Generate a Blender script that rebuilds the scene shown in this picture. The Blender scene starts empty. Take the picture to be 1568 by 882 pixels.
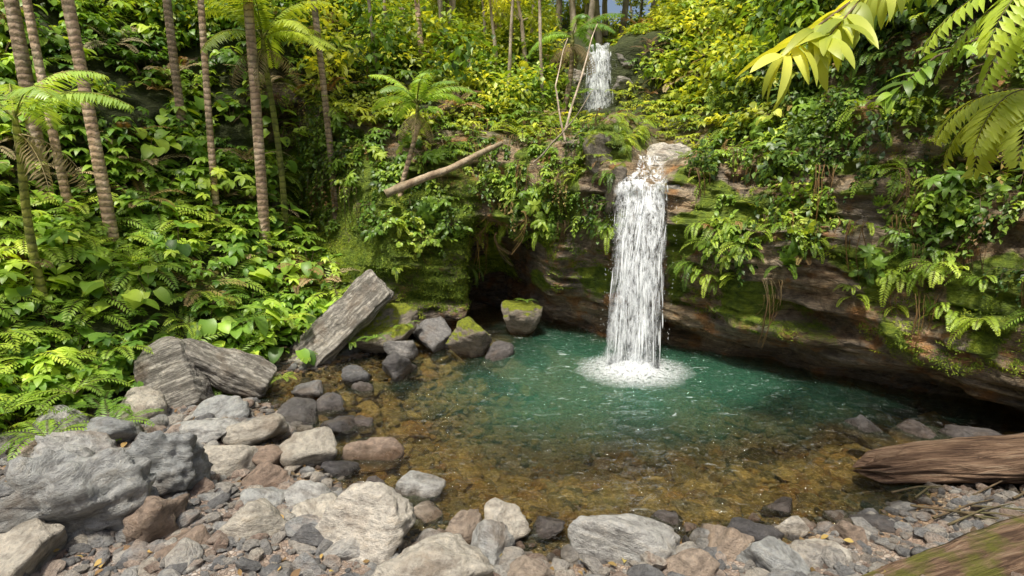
import bpy, math, random, numpy as np, time
from mathutils import Vector, noise, Matrix, Quaternion
T0=time.time()
random.seed(11); rng=np.random.default_rng(11)
scene=bpy.context.scene
col0=scene.collection
def U(a,b): return random.uniform(a,b)
def sstep(a,b,x):
    t=np.clip((x-a)/(b-a),0,1); return t*t*(3-2*t)
def nz(x,y,z): return noise.noise(Vector((x,y,z)))
def fr(x,y,z,o=4): return noise.fractal(Vector((x,y,z)),1.0,2.0,o)
def unit(v):
    v=np.asarray(v,float); return v/(np.linalg.norm(v)+1e-9)

# ------------------------------------------------------------ node helpers
def newmat(name):
    m=bpy.data.materials.new(name); m.use_nodes=True
    nt=m.node_tree; nt.nodes.clear(); return m,nt
class NT:
    def __init__(s,nt): s.nt=nt
    def n(s,typ,props=None,**inp):
        nd=s.nt.nodes.new(typ)
        if props:
            for k,v in props.items(): setattr(nd,k,v)
        for k,v in inp.items():
            key=int(k[1:]) if k[0]=='i' and k[1:].isdigit() else k.replace('_',' ')
            s.set(nd,key,v)
        return nd
    def set(s,nd,key,v):
        if isinstance(v,bpy.types.NodeSocket): s.nt.links.new(v,nd.inputs[key])
        else: nd.inputs[key].default_value=v
    def math(s,op,a,b=0.0,clamp=False):
        return s.n('ShaderNodeMath',{'operation':op,'use_clamp':clamp},i0=a,i1=b).outputs[0]
    def mix(s,f,a,b,mode='MIX'):
        nd=s.nt.nodes.new('ShaderNodeMix'); nd.data_type='RGBA'; nd.blend_type=mode
        s.set(nd,0,f); s.set(nd,6,a); s.set(nd,7,b); return nd.outputs[2]
    def ramp(s,f,stops,interp='LINEAR'):
        nd=s.nt.nodes.new('ShaderNodeValToRGB'); s.set(nd,0,f); cr=nd.color_ramp; cr.interpolation=interp
        while len(cr.elements)<len(stops): cr.elements.new(0.5)
        for e,(p,c) in zip(cr.elements,stops):
            e.position=p; e.color=(*c,1) if len(c)==3 else c
        return nd.outputs[0]
    def mr(s,v,a,b,c=0.0,d=1.0):
        return s.n('ShaderNodeMapRange',None,i0=v,i1=a,i2=b,i3=c,i4=d).outputs[0]
    def noise(s,vec,scale,detail=4,rough=.55,dist=0.0):
        return s.n('ShaderNodeTexNoise',None,Vector=vec,Scale=scale,Detail=detail,Roughness=rough,Distortion=dist).outputs[0]
    def mapping(s,vec,sc=(1,1,1),rot=(0,0,0)):
        nd=s.nt.nodes.new('ShaderNodeMapping'); s.set(nd,'Vector',vec); nd.inputs['Scale'].default_value=sc; nd.inputs['Rotation'].default_value=rot
        return nd.outputs[0]
    def out(s,sh): 
        o=s.nt.nodes.new('ShaderNodeOutputMaterial'); s.nt.links.new(sh,o.inputs[0])
    def attr(s,name): return s.n('ShaderNodeAttribute',{'attribute_name':name}).outputs['Fac']

def leaf_mat(name,cols,trans=.42,tcol=(1.4,1.2,.42),rough=.42,val=1.12):
    m,nt=newmat(name); N=NT(nt)
    rnd=N.n('ShaderNodeObjectInfo').outputs['Random']
    tint=N.attr('tint')
    f=N.math('ADD',N.math('MULTIPLY',rnd,.6),N.math('MULTIPLY',tint,.4))
    st=[(i/(len(cols)-1)*.8+.1,tuple(c*val for c in c3)) for i,c3 in enumerate(cols)]
    c=N.ramp(f,st)
    pos=N.n('ShaderNodeNewGeometry').outputs['Position']
    big=N.noise(pos,.9,2)
    c=N.mix(1.0,c,N.ramp(big,[(.3,(.55,.66,.58)),(.7,(1.4,1.28,1.1))]),'MULTIPLY')
    # insect-eaten and browned spots on individual leaves
    c=N.mix(N.mr(N.noise(pos,22,3),.68,.76,0,.5),c,(.22,.17,.04,1))
    br=N.n('ShaderNodeHueSaturation',None,Hue=.5,Saturation=.94,Value=N.mr(tint,0,1,.75,1.35),Color=c).outputs[0]
    p=N.n('ShaderNodeBsdfPrincipled',None,Base_Color=br,Roughness=rough)
    p.inputs['Specular IOR Level'].default_value=.5
    tc=N.mix(1.0,br,(*tcol,1),'MULTIPLY')
    t=N.n('ShaderNodeBsdfTranslucent',None,Color=tc)
    mx=N.n('ShaderNodeMixShader',None,i0=trans,i1=p.outputs[0],i2=t.outputs[0])
    N.out(mx.outputs[0]); return m

G_MID=[(.06,.135,.015),(.13,.25,.02),(.22,.36,.03),(.36,.47,.05)]
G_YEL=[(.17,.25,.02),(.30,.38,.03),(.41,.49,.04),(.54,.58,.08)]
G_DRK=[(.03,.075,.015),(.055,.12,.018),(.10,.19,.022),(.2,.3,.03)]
M_shrub=leaf_mat('shrub_leaves',G_MID)
M_bank=leaf_mat('bank_leaves',[(.065,.165,.018),(.14,.29,.024),(.25,.42,.03),(.41,.54,.05)])
M_yel=leaf_mat('yellow_painted_sun_leaves',G_YEL,trans=.48)  # yellow-green leaves, colour raised to paint sunlight into the upper canopy
M_fern=leaf_mat('fern_leaves',[(.12,.23,.02),(.21,.35,.025),(.31,.44,.035),(.41,.53,.05)],trans=.42)
M_dark=leaf_mat('cliff_leaves_painted_shade',G_DRK,trans=.35,val=1.0)  # darker leaf copy, paints the shade of the upper right wall
M_moss=leaf_mat('moss_tufts',[(.08,.14,.01),(.15,.24,.012),(.24,.33,.015),(.33,.41,.02)],trans=.3,rough=.8,val=1.0)
M_palm=leaf_mat('palm_leaves',[(.12,.26,.05),(.18,.34,.06),(.26,.42,.08),(.36,.5,.1)],trans=.45,rough=.33)
M_palmY=leaf_mat('young_palm_leaves',[(.3,.42,.04),(.4,.52,.06),(.48,.56,.09)],trans=.5)
M_dry=leaf_mat('dry_fronds',[(.25,.18,.09),(.38,.30,.17),(.5,.42,.26)],trans=.3,tcol=(1.1,.9,.6),rough=.8,val=1.0)
M_brownleaf=leaf_mat('withered_leaves',[(.10,.065,.03),(.2,.12,.05),(.3,.19,.06),(.36,.28,.07)],trans=.3,tcol=(1.2,.8,.4),rough=.7,val=1.0)

def bark_mat(name,c1,c2,c3,ringscale=0):
    m,nt=newmat(name); N=NT(nt)
    pos=N.n('ShaderNodeNewGeometry').outputs['Position']
    a=N.noise(N.mapping(pos,(1,1,.35)),7,6)
    b=N.noise(pos,24,4)
    c=N.ramp(a,[(.3,c1),(.5,c2),(.7,c3)])
    rn=N.n('ShaderNodeObjectInfo').outputs['Random']
    c=N.mix(N.mr(N.noise(pos,2.2,4),.5,.68,0,.7),c,(.10,.11,.045,1))
    c=N.mix(1.0,c,N.ramp(rn,[(0,(.75,.72,.66)),(1,(1.3,1.19,1.08))]),'MULTIPLY')
    h=N.math('ADD',b,a)
    if ringscale:
        sep=N.n('ShaderNodeSeparateXYZ',None,Vector=pos).outputs[2]
        w=N.math('SINE',N.math('ADD',N.math('MULTIPLY',sep,ringscale),N.math('MULTIPLY',a,7.0)))
        c=N.mix(N.mr(w,.45,.98,0,.7),c,(c1[0]*.45,c1[1]*.45,c1[2]*.45,1))
        h=N.math('ADD',h,N.math('MULTIPLY',w,-.25))
    bp=N.n('ShaderNodeBump',None,Strength=.6,Distance=.03,Height=h)
    p=N.n('ShaderNodeBsdfPrincipled',None,Base_Color=c,Roughness=.85,Normal=bp.outputs[0])
    N.out(p.outputs[0]); return m
M_bark=bark_mat('tree_bark',(.22,.18,.135),(.38,.33,.27),(.57,.52,.45))
M_palmbark=bark_mat('palm_bark',(.24,.17,.12),(.45,.34,.25),(.62,.52,.42),56)
M_palmgreen=bark_mat('young_palm_bark',(.12,.14,.03),(.24,.28,.05),(.36,.36,.1),50)
M_stem=bark_mat('vine_stems',(.05,.035,.02),(.11,.08,.045),(.2,.15,.09))

def rock_mat(name,ramp,moss=0.0,mossc=(.16,.2,.01),val=1.0,wetall=0.0,streak=0.0):
    m,nt=newmat(name); N=NT(nt)
    pos=N.n('ShaderNodeNewGeometry').outputs['Position']
    tc=N.n('ShaderNodeTexCoord').outputs['Object']
    rnd=N.n('ShaderNodeObjectInfo').outputs['Random']
    n1=N.noise(pos,3.6,7,.65); n2=N.noise(pos,15,7,.75); n3=N.noise(pos,60,4,.75); n4=N.noise(N.mapping(tc,(1,1,5),(.4,.2,0)),2.5,6,.7)
    f=N.math('ADD',rnd,N.math('MULTIPLY',N.math('SUBTRACT',n1,.5),.6))
    c=N.ramp(f,[(p,tuple(v*val for v in cc)) for p,cc in ramp])
    c=N.mix(1.0,c,N.ramp(n2,[(.25,(.42,.41,.41)),(.5,(1,1,1)),(.75,(1.5,1.45,1.38))]),'MULTIPLY')
    c=N.mix(1.0,c,N.ramp(n4,[(.35,(.58,.56,.54)),(.52,(1.1,1.1,1.1)),(.7,(.88,.82,.74))]),'MULTIPLY')
    if streak>0:
        sk_=N.noise(N.mapping(tc,(1.2,7,14)),1.6,6,.75,.4)
        c=N.mix(N.mr(sk_,.46,.58,streak,0),c,(.07,.062,.05,1))
    c=N.mix(N.mr(n3,.58,.74,0,.6),c,(.05,.047,.045,1))
    c=N.mix(N.mr(N.noise(pos,2.1,5,.6),.54,.70,0,.55),c,(.21,.15,.10,1))
    vo=N.n('ShaderNodeTexVoronoi',{'feature':'DISTANCE_TO_EDGE'},Vector=N.mapping(pos,(1,1.5,2.5),(.6,.3,.2)),Scale=2.2).outputs[0]
    c=N.mix(N.math('MULTIPLY',N.mr(vo,.0,.025,1,0),N.mr(n2,.5,.7,0,.5)),c,(.5,.47,.42,1))
    if moss>0:
        nrm=N.n('ShaderNodeSeparateXYZ',None,Vector=N.n('ShaderNodeNewGeometry').outputs['Normal']).outputs[2]
        mm=N.mr(N.math('ADD',N.math('MULTIPLY',nrm,.4),N.math('ADD',N.math('MULTIPLY',n1,.7),N.math('MULTIPLY',n2,.35))),1.03-moss*.4,1.16-moss*.4)
        mc=N.mix(N.mr(n2,.3,.7),(mossc[0]*.25,mossc[1]*.28,.008,1),(mossc[0]*1.4,mossc[1]*1.4,.015,1))
        c=N.mix(mm,c,mc)
    z=N.n('ShaderNodeSeparateXYZ',None,Vector=pos).outputs[2]
    zz=N.math('ADD',z,N.math('MULTIPLY',N.math('SUBTRACT',n1,.5),.35))
    wet=N.mr(zz,.01,.11,1,wetall)
    c=N.mix(wet,c,N.mix(1.0,c,(.38,.34,.30,1),'MULTIPLY'))
    und=N.mr(z,-.02,-.10,0,1)
    c=N.mix(und,c,N.mix(1.0,c,(2.9,2.2,1.05,1),'MULTIPLY'))
    h=N.math('ADD',N.math('ADD',N.math('ADD',n1,N.math('MULTIPLY',n2,.6)),N.math('MULTIPLY',n3,.16)),N.math('MULTIPLY',n4,.8))
    bp=N.n('ShaderNodeBump',None,Strength=1.0,Distance=.08,Height=h)
    p=N.n('ShaderNodeBsdfPrincipled',None,Base_Color=c,Roughness=N.mr(wet,0,1,.8,.22),Normal=bp.outputs[0])
    N.out(p.outputs[0]); return m
ROCKR=[(0.0,(.15,.15,.155)),(.16,(.25,.255,.26)),(.32,(.37,.35,.32)),(.48,(.49,.45,.39)),(.58,(.27,.195,.155)),(.7,(.46,.38,.32)),(.84,(.31,.32,.325)),(1.0,(.52,.495,.45))]
M_peb=rock_mat('river_stone',ROCKR)
M_grey=rock_mat('grey_boulder',[(0,(.27,.285,.29)),(.5,(.37,.38,.375)),(1,(.46,.455,.435))])
M_pale=rock_mat('pale_boulder',[(0,(.42,.39,.335)),(.5,(.50,.465,.40)),(1,(.56,.525,.465))])
M_brown=rock_mat('brown_boulder',[(0,(.27,.20,.155)),(.5,(.35,.28,.22)),(1,(.40,.34,.28))])
M_darkr=rock_mat('dark_boulder',[(0,(.11,.11,.115)),(.5,(.17,.17,.175)),(1,(.24,.23,.22))])
M_wetr=rock_mat('wet_boulder',[(0,(.11,.11,.12)),(.5,(.17,.165,.17)),(1,(.23,.2,.19))],wetall=.5)
M_mossr=rock_mat('mossy_boulder',[(0,(.2,.18,.15)),(.5,(.26,.225,.18)),(1,(.33,.29,.24))],moss=.92,mossc=(.22,.25,.014))
M_slab=rock_mat('slab_rock',[(0,(.34,.325,.29)),(.5,(.41,.39,.345)),(1,(.48,.45,.40))],moss=.12,mossc=(.14,.17,.02),streak=.75)

# ------------------------------------------------------------ mesh helpers
def mesh_np(name,V,quads,smooth=True,mats=(),attrs=None,matidx=None):
    me=bpy.data.meshes.new(name)
    V=np.asarray(V,np.float32); Q=np.asarray(quads,np.int32); k=Q.shape[1]
    me.vertices.add(len(V)); me.vertices.foreach_set('co',V.ravel())
    me.loops.add(Q.size); me.loops.foreach_set('vertex_index',Q.ravel())
    me.polygons.add(len(Q)); me.polygons.foreach_set('loop_start',np.arange(0,Q.size,k,dtype=np.int32))
    me.polygons.foreach_set('loop_total',np.full(len(Q),k,np.int32))
    if matidx is not None: me.polygons.foreach_set('material_index',np.asarray(matidx,np.int32))
    me.polygons.foreach_set('use_smooth',np.full(len(Q),smooth))
    me.update(calc_edges=True)
    for m in mats: me.materials.append(m)
    if attrs:
        for k2,a in attrs.items():
            at=me.attributes.new(k2,'FLOAT','POINT'); at.data.foreach_set('value',np.asarray(a,np.float32))
    return me
def addobj(name,me,loc=(0,0,0),rot=(0,0,0),sc=(1,1,1),parent=None):
    o=bpy.data.objects.new(name,me); o.location=loc; o.rotation_euler=rot; o.scale=sc
    col0.objects.link(o)
    if parent: o.parent=parent
    return o
class MB:
    def __init__(s): s.V=[];s.F=[];s.T=[];s.M=[];s.n=0
    def add(s,V,F,tint=.5,mat=0):
        V=np.asarray(V,float); s.V.append(V)
        for f in F: s.F.append(tuple(i+s.n for i in f)); s.M.append(mat)
        s.T.append(np.full(len(V),tint)); s.n+=len(V)
    def mesh(s,name,mats,smooth=True):
        me=bpy.data.meshes.new(name); me.from_pydata(np.concatenate(s.V).tolist(),[],s.F)
        for m in mats: me.materials.append(m)
        me.polygons.foreach_set('material_index',np.array(s.M,np.int32))
        me.polygons.foreach_set('use_smooth',np.full(len(s.F),smooth))
        at=me.attributes.new('tint','FLOAT','POINT'); at.data.foreach_set('value',np.concatenate(s.T).astype(np.float32))
        return me
def frame(d,up=(0,0,1)):
    X=unit(d); Y=np.cross(up,X)
    if np.linalg.norm(Y)<1e-3: Y=np.cross((0.3,1,0),X)
    Y=unit(Y); Z=np.cross(X,Y); return np.array([X,Y,Z])
def leafgeo(L,W,n=3,fold=.25,droop=.8,shape='ell'):
    v=[];x=0;z=0
    for i in range(n+1):
        s=i/n
        if i>0:
            a=-droop*(s-.5/n); x+=L/n*math.cos(a); z+=L/n*math.sin(a)
        if shape=='ell': w=W*math.sin(math.pi*min(1,max(0,s))**.9)+.02*W
        elif shape=='heart': w=W*(math.sin(math.pi*(s*.72+.24))**.8)*(1 if s<1 else 0)
        else: w=W*(math.sin(math.pi*s**.7)**.7 if 0<s<1 else 0)+.02*W
        if i==n: w=.01*W
        v+= [(x,-w,z+fold*w),(x,0,z),(x,w,z+fold*w)]
    f=[]
    for i in range(n):
        a=i*3; f+=[(a,a+3,a+4,a+1),(a+1,a+4,a+5,a+2)]
    return np.array(v),f
def add_leaf(mb,pos,d,L,W,n=3,fold=.25,droop=.8,shape='ell',tint=.5,mat=0,roll=0.0):
    v,f=leafgeo(L,W,n,fold,droop,shape)
    R=frame(d)
    if roll:
        c,s_=math.cos(roll),math.sin(roll); Y=R[1]*c+R[2]*s_; Z=-R[1]*s_+R[2]*c; R=np.array([R[0],Y,Z])
    mb.add(np.asarray(pos)+v@R,f,tint,mat)
def add_tube(mb,pts,rad,k=5,mat=0,tint=.5):
    pts=np.asarray(pts,float); n=len(pts); V=[]
    for i in range(n):
        d=pts[min(i+1,n-1)]-pts[max(i-1,0)]; R=frame(d,(0.31,.2,.93))
        for j in range(k):
            a=2*math.pi*j/k; V.append(pts[i]+rad[i]*(math.cos(a)*R[1]+math.sin(a)*R[2]))
    F=[]
    for i in range(n-1):
        for j in range(k):
            F.append((i*k+j,i*k+(j+1)%k,(i+1)*k+(j+1)%k,(i+1)*k+j))
    mb.add(V,F,tint,mat)
def rdir(az,el): return np.array([math.cos(az)*math.cos(el),math.sin(az)*math.cos(el),math.sin(el)])
def add_frond(mb,pos,d,L,npair,pl,pw,droop=1.0,mat=0,smat=None,tint=.5,pdroop=.5,rr=.006,sweep=.9,flat=0.0):
    pos=np.array(pos,float); d=unit(d); az=math.atan2(d[1],d[0]); el=math.asin(max(-1,min(1,d[2])))
    pts=[pos.copy()]; ns=10; ds=[]
    for i in range(ns):
        e=el-droop*((i+.5)/ns)**1.3; dd=rdir(az,e); ds.append(dd); pts.append(pts[-1]+dd*L/ns)
    pts=np.array(pts)
    add_tube(mb,pts,[rr*(1-.8*i/ns) for i in range(ns+1)],3,smat if smat is not None else mat,tint)
    for i in range(npair):
        s=.1+.9*(i+.5)/npair; q=s*ns; k=min(ns-1,int(q)); p=pts[k]+(pts[k+1]-pts[k])*(q-k); dd=ds[k]
        R=frame(dd); w=math.sin(math.pi*(s*.86+.1))**.6
        for sgn in (-1,1):
            pd=unit(R[0]*sweep*(.5+s*.7)+R[1]*sgn+R[2]*(.25-pdroop*.6)+rng.normal(0,.05,3))
            ll=pl*w*U(.88,1.1)
            v,f=leafgeo(ll,pw,2,.3,pdroop,'ell')
            mb.add(p+v@frame(pd,R[2]),f,min(1,max(0,tint+U(-.12,.12))),mat)

# ------------------------------------------------------------ foliage prototypes
def proto_shrub(s,L=.17,W=.05,ns=7,nl=7,H=.5,shape='ell',droop=.9,mat=M_shrub,seg=3):
    random.seed(s); mb=MB()
    for i in range(ns):
        az=i/ns*6.283+U(-.4,.4); el=U(.35,1.35); sl=H*U(.6,1.1)
        p=np.zeros(3); pts=[p.copy()]
        for k in range(6):
            d=rdir(az,el-k*.14); p=p+d*sl/6; pts.append(p.copy())
        add_tube(mb,pts,[.007*(1-k/8) for k in range(7)],3,1)
        for k in range(nl):
            f=.25+.75*k/(nl-1); q=f*6; j=min(5,int(q)); pp=pts[j]+(pts[j+1]-pts[j])*(q-j)
            la=az+(1 if k%2 else -1)*U(.5,1.3)*(1.15-f); add_leaf(mb,pp,rdir(la,U(-.2,.5)),L*U(.7,1.2),W*U(.8,1.2),seg,.22,droop*U(.7,1.3),shape,U(0,1),0,U(-.4,.4))
    return mb.mesh('shrub_clump',[mat,M_stem])
def proto_whorl(s,mat=M_shrub,L=.2,W=.045,ns=8,H=.5):
    random.seed(s); mb=MB()
    for i in range(ns):
        az=i/ns*6.283+U(-.4,.4); el=U(.4,1.45); sl=H*U(.5,1.15); p=rdir(az,el)*sl
        add_tube(mb,[np.zeros(3),p*.5+np.array([0,0,.03]),p],[.007,.005,.004],3,1)
        t=U(.1,.9); nl=random.randint(5,8)
        for k in range(nl):
            add_leaf(mb,p,rdir(az+k/nl*6.283,U(-.25,.3)),L*U(.75,1.15),W*U(.85,1.15),3,.2,U(.7,1.3),'lance',t+U(-.1,.1),0)
    return mb.mesh('whorl_clump',[mat,M_stem])
def proto_big(s,mat=M_bank):
    random.seed(s); mb=MB()
    for i in range(8):
        az=i/8*6.283+U(-.4,.4); el=U(.5,1.3); p=rdir(az,el)*U(.25,.5)
        add_tube(mb,[np.zeros(3),p*.6+np.array([0,0,.05]),p],[.008,.006,.005],3,1)
        add_leaf(mb,p,rdir(az+U(-.5,.5),U(-.4,.1)),U(.2,.32),U(.08,.12),6,.3,U(.6,1.1),'heart',U(0,1),0,U(-.3,.3))
    return mb.mesh('big_leaf_clump',[mat,M_stem])
def proto_fern(s,mat=M_fern,n=8,L=.6):
    random.seed(s); mb=MB()
    for i in range(n):
        az=i/n*6.283+U(-.3,.3)
        add_frond(mb,(0,0,0),rdir(az,U(.5,1.1)),L*U(.75,1.15),16,L*.18,L*.019,U(1.0,1.7),0,1,U(.2,.8),.3,.004)
    return mb.mesh('fern_clump',[mat,M_stem])
def proto_wallfern(s,mat=M_fern,n=6,L=.5):
    random.seed(s); mb=MB()
    for i in range(n):
        add_frond(mb,(0,0,0),rdir(U(-1.2,1.2),U(-.1,.8)),L*U(.6,1.15),14,L*.16,L*.022,U(1.2,2.1),0,1,U(.1,.9),.3,.004)
    return mb.mesh('wall_fern_clump',[mat,M_stem])
def proto_vine(s,mat=M_dark,L=.9,leaf=.09,n=5):
    random.seed(s); mb=MB()
    for i in range(n):
        az=U(-1.1,1.1); p=np.array([0,U(-.25,.25),0]); pts=[p.copy()]; l=L*U(.5,1.1)
        for k in range(8):
            d=rdir(az,.5-k*.55 if k<4 else -1.5+U(-.1,.1)); p=p+d*l/8; pts.append(p.copy())
        add_tube(mb,pts,[.004]*9,3,1)
        for k in range(15):
            q=(k+.5)/15*8; j=min(7,int(q)); pp=pts[j]+(pts[j+1]-pts[j])*(q-j)
            add_leaf(mb,pp,rdir(az+U(-1.3,1.3),U(-.8,.3)),leaf*U(.7,1.4),leaf*.33,2,.2,U(.5,1.2),'ell',U(0,1),0,U(-.5,.5))
    return mb.mesh('vine_clump',[mat,M_stem])
def proto_crown(s,mat=M_shrub,n=260,R=.9,L=.17,W=.05):
    random.seed(s); mb=MB()
    cs=[(np.array([U(-.55,.55),U(-.55,.55),U(-.25,.5)])*R,U(.3,.5)*R) for _ in range(8)]
    for i in range(n):
        c,r=random.choice(cs); d=unit(np.array([random.gauss(0,1),random.gauss(0,1),random.gauss(.3,.8)]))
        add_leaf(mb,c+d*r*U(.65,1.05),unit(d+np.array([0,0,-.35])+rng.normal(0,.35,3)),L*U(.7,1.3),W*U(.8,1.2),2,.2,U(.4,1.1),'ell',U(0,1),0,U(-.5,.5))
    return mb.mesh('leaf_mass',[mat,M_stem])
def proto_moss(s,mat=M_moss):
    random.seed(s); mb=MB()
    for i in range(60):
        a=U(0,6.28); r=U(0,.16)
        add_leaf(mb,(r*math.cos(a),r*math.sin(a),0),rdir(U(0,6.28),U(.1,1.3)),U(.025,.06),.012,1,.2,.5,'heart',U(0,1),0)
    return mb.mesh('moss_tuft',[mat,M_stem])
def proto_roots(s):
    random.seed(s); mb=MB()
    for i in range(9):
        p=np.array([0,U(-.2,.2),0]); pts=[p.copy()]; l=U(.4,1.2)
        for k in range(7):
            p=p+np.array([.06*(2-k)*.5+U(-.02,.02),U(-.03,.03),-l/7 if k>0 else -.02]); pts.append(p.copy())
        add_tube(mb,pts,[U(.003,.007)]*8,4,0,U(0,.7))
    return mb.mesh('hanging_roots',[M_brownleaf])
def proto_tree(s,mat,h=5,cr=1.7,n=2000):
    random.seed(s); mb=MB(); p=np.zeros(3); pts=[p.copy()]; lean=U(-.15,.15); la=U(0,6.28)
    for k in range(8):
        p=p+np.array([math.cos(la)*lean+U(-.06,.06),math.sin(la)*lean+U(-.06,.06),1])*h/8; pts.append(p.copy())
    add_tube(mb,pts,[.11*(1-k/11) for k in range(9)],7,1)
    blobs=[]
    for i in range(11):
        j=random.randint(4,8); a=U(0,6.28); e=pts[j]+rdir(a,U(0,.9))*cr*U(.4,1.0)
        add_tube(mb,[pts[j],(pts[j]+e)/2+np.array([0,0,.12]),e],[.035,.022,.01],4,1); blobs.append((e,cr*U(.28,.5)))
    for i in range(n):
        c,r=random.choice(blobs); d=unit(rng.normal(0,1,3)); d[2]*=.6
        add_leaf(mb,c+d*r*U(.4,1.1)**.7,unit(d+rng.normal(0,.5,3)+np.array([0,0,-.3])),U(.12,.24),U(.035,.065),2,.2,U(.3,1),'ell',U(0,1),0,U(-.5,.5))
    return mb.mesh('forest_tree',[mat,M_bark])

def ico(sub):
    import bmesh
    bm=bmesh.new(); bmesh.ops.create_icosphere(bm,subdivisions=sub,radius=1)
    V=np.array([v.co[:] for v in bm.verts]); F=[tuple(v.index for v in f.verts) for f in bm.faces]; bm.free(); return V,np.array(F)
def rockgeo(seed,sub,npl=12,p=12,amp=.08,freq=1.6):
    V,F=ico(sub)
    r_=np.random.default_rng(seed)
    Nn=r_.normal(0,1,(npl,3)); Nn/=np.linalg.norm(Nn,axis=1)[:,None]; D=r_.uniform(.5,1.0,npl)
    dot=np.clip(V@Nn.T,0,None)/D
    rad=1/((dot**p).sum(1)+ (1/1.25)**p)**(1/p)
    V=V*rad[:,None]; o=seed*7.3
    d=np.array([fr(v[0]*freq+o,v[1]*freq,v[2]*freq,5) for v in V])
    dist=np.array([nz(v[0]*5+o,v[1]*5,v[2]*9)+.6*abs(nz(v[0]*3+o,v[1]*3,v[2]*3)) for v in V])
    V=V*(1+amp*d+amp*.4*dist)[:,None]
    return V,F
def slabgeo(seed,dims):
    V,F=ico(6); r_=np.random.default_rng(seed); p=14
    Nn=r_.normal(0,1,(7,3)); Nn/=np.linalg.norm(Nn,axis=1)[:,None]; D=r_.uniform(1.0,1.3,7)
    s=(np.abs(V)**p).sum(1)+((np.clip(V@Nn.T,0,None)/D)**p).sum(1)
    V=V/(s**(1/p))[:,None]*np.array(dims)
    o=seed*3.1
    for i,v in enumerate(V):
        k=math.floor(v[2]*13+.6*nz(v[0]*2+o,v[1]*2,0)); g=nz(k*3.7,v[0]*1.2+o,v[1]*1.2)
        n_=fr(v[0]*2.2+o,v[1]*2.2,v[2]*2.2,5)*.05+nz(v[0]*3,v[1]*14+o,v[2]*18)*.014
        f=1+.07*g; V[i]=np.array([v[0]*f,v[1]*f,v[2]])+unit(v/np.array(dims))*n_
    return V,F

# ------------------------------------------------------------ GN instancer
def instancer(name,protos,pos,rot,scl,idx):
    c=bpy.data.collections.new(name+'_parts')
    for i,me in enumerate(protos):
        c.objects.link(bpy.data.objects.new('%s_part_%02d'%(name,i),me))
    me=bpy.data.meshes.new(name); n=len(pos)
    me.vertices.add(n); me.vertices.foreach_set('co',np.asarray(pos,np.float32).ravel())
    a=me.attributes.new('rot','FLOAT_VECTOR','POINT'); a.data.foreach_set('vector',np.asarray(rot,np.float32).ravel())
    a=me.attributes.new('scl','FLOAT_VECTOR','POINT'); s=np.asarray(scl,np.float32)
    if s.ndim==1: s=np.stack([s,s,s],1)
    a.data.foreach_set('vector',s.ravel())
    a=me.attributes.new('idx','INT','POINT'); a.data.foreach_set('value',np.asarray(idx,np.int32))
    o=addobj(name,me)
    g=bpy.data.node_groups.new(name+'_gn','GeometryNodeTree')
    g.interface.new_socket('Geometry',in_out='INPUT',socket_type='NodeSocketGeometry')
    g.interface.new_socket('Geometry',in_out='OUTPUT',socket_type='NodeSocketGeometry')
    N=g.nodes; L=g.links
    gi=N.new('NodeGroupInput'); go=N.new('NodeGroupOutput')
    ci=N.new('GeometryNodeCollectionInfo'); ci.inputs['Collection'].default_value=c
    ci.inputs['Separate Children'].default_value=True; ci.inputs['Reset Children'].default_value=True
    ip=N.new('GeometryNodeInstanceOnPoints'); ip.inputs['Pick Instance'].default_value=True
    def na(nm,t):
        x=N.new('GeometryNodeInputNamedAttribute'); x.data_type=t; x.inputs['Name'].default_value=nm
        return [q for q in x.outputs if q.name=='Attribute' and q.enabled][0]
    er=N.new('FunctionNodeEulerToRotation'); L.new(na('rot','FLOAT_VECTOR'),er.inputs[0])
    L.new(gi.outputs[0],ip.inputs['Points']); L.new(ci.outputs[0],ip.inputs['Instance'])
    L.new(na('idx','INT'),ip.inputs['Instance Index']); L.new(er.outputs[0],ip.inputs['Rotation'])
    L.new(na('scl','FLOAT_VECTOR'),ip.inputs['Scale']); L.new(ip.outputs[0],go.inputs[0])
    md=o.modifiers.new('scatter','NODES'); md.node_group=g
    return o
def rot_up(normals,a,spin=True):
    out=np.zeros((len(normals),3))
    for i,n in enumerate(normals):
        u=Vector((n[0]*a,n[1]*a,n[2]*a+(1-a))).normalized()
        q=u.to_track_quat('Z','Y')@Quaternion((0,0,1),random.uniform(0,6.283)); out[i]=q.to_euler()[:]
    return out
def rot_out(normals,j=.5):
    out=np.zeros((len(normals),3)); out[:,2]=np.arctan2(normals[:,1],normals[:,0])+rng.uniform(-j,j,len(normals))
    out[:,1]=rng.uniform(-.3,.3,len(normals)); return out

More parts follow.
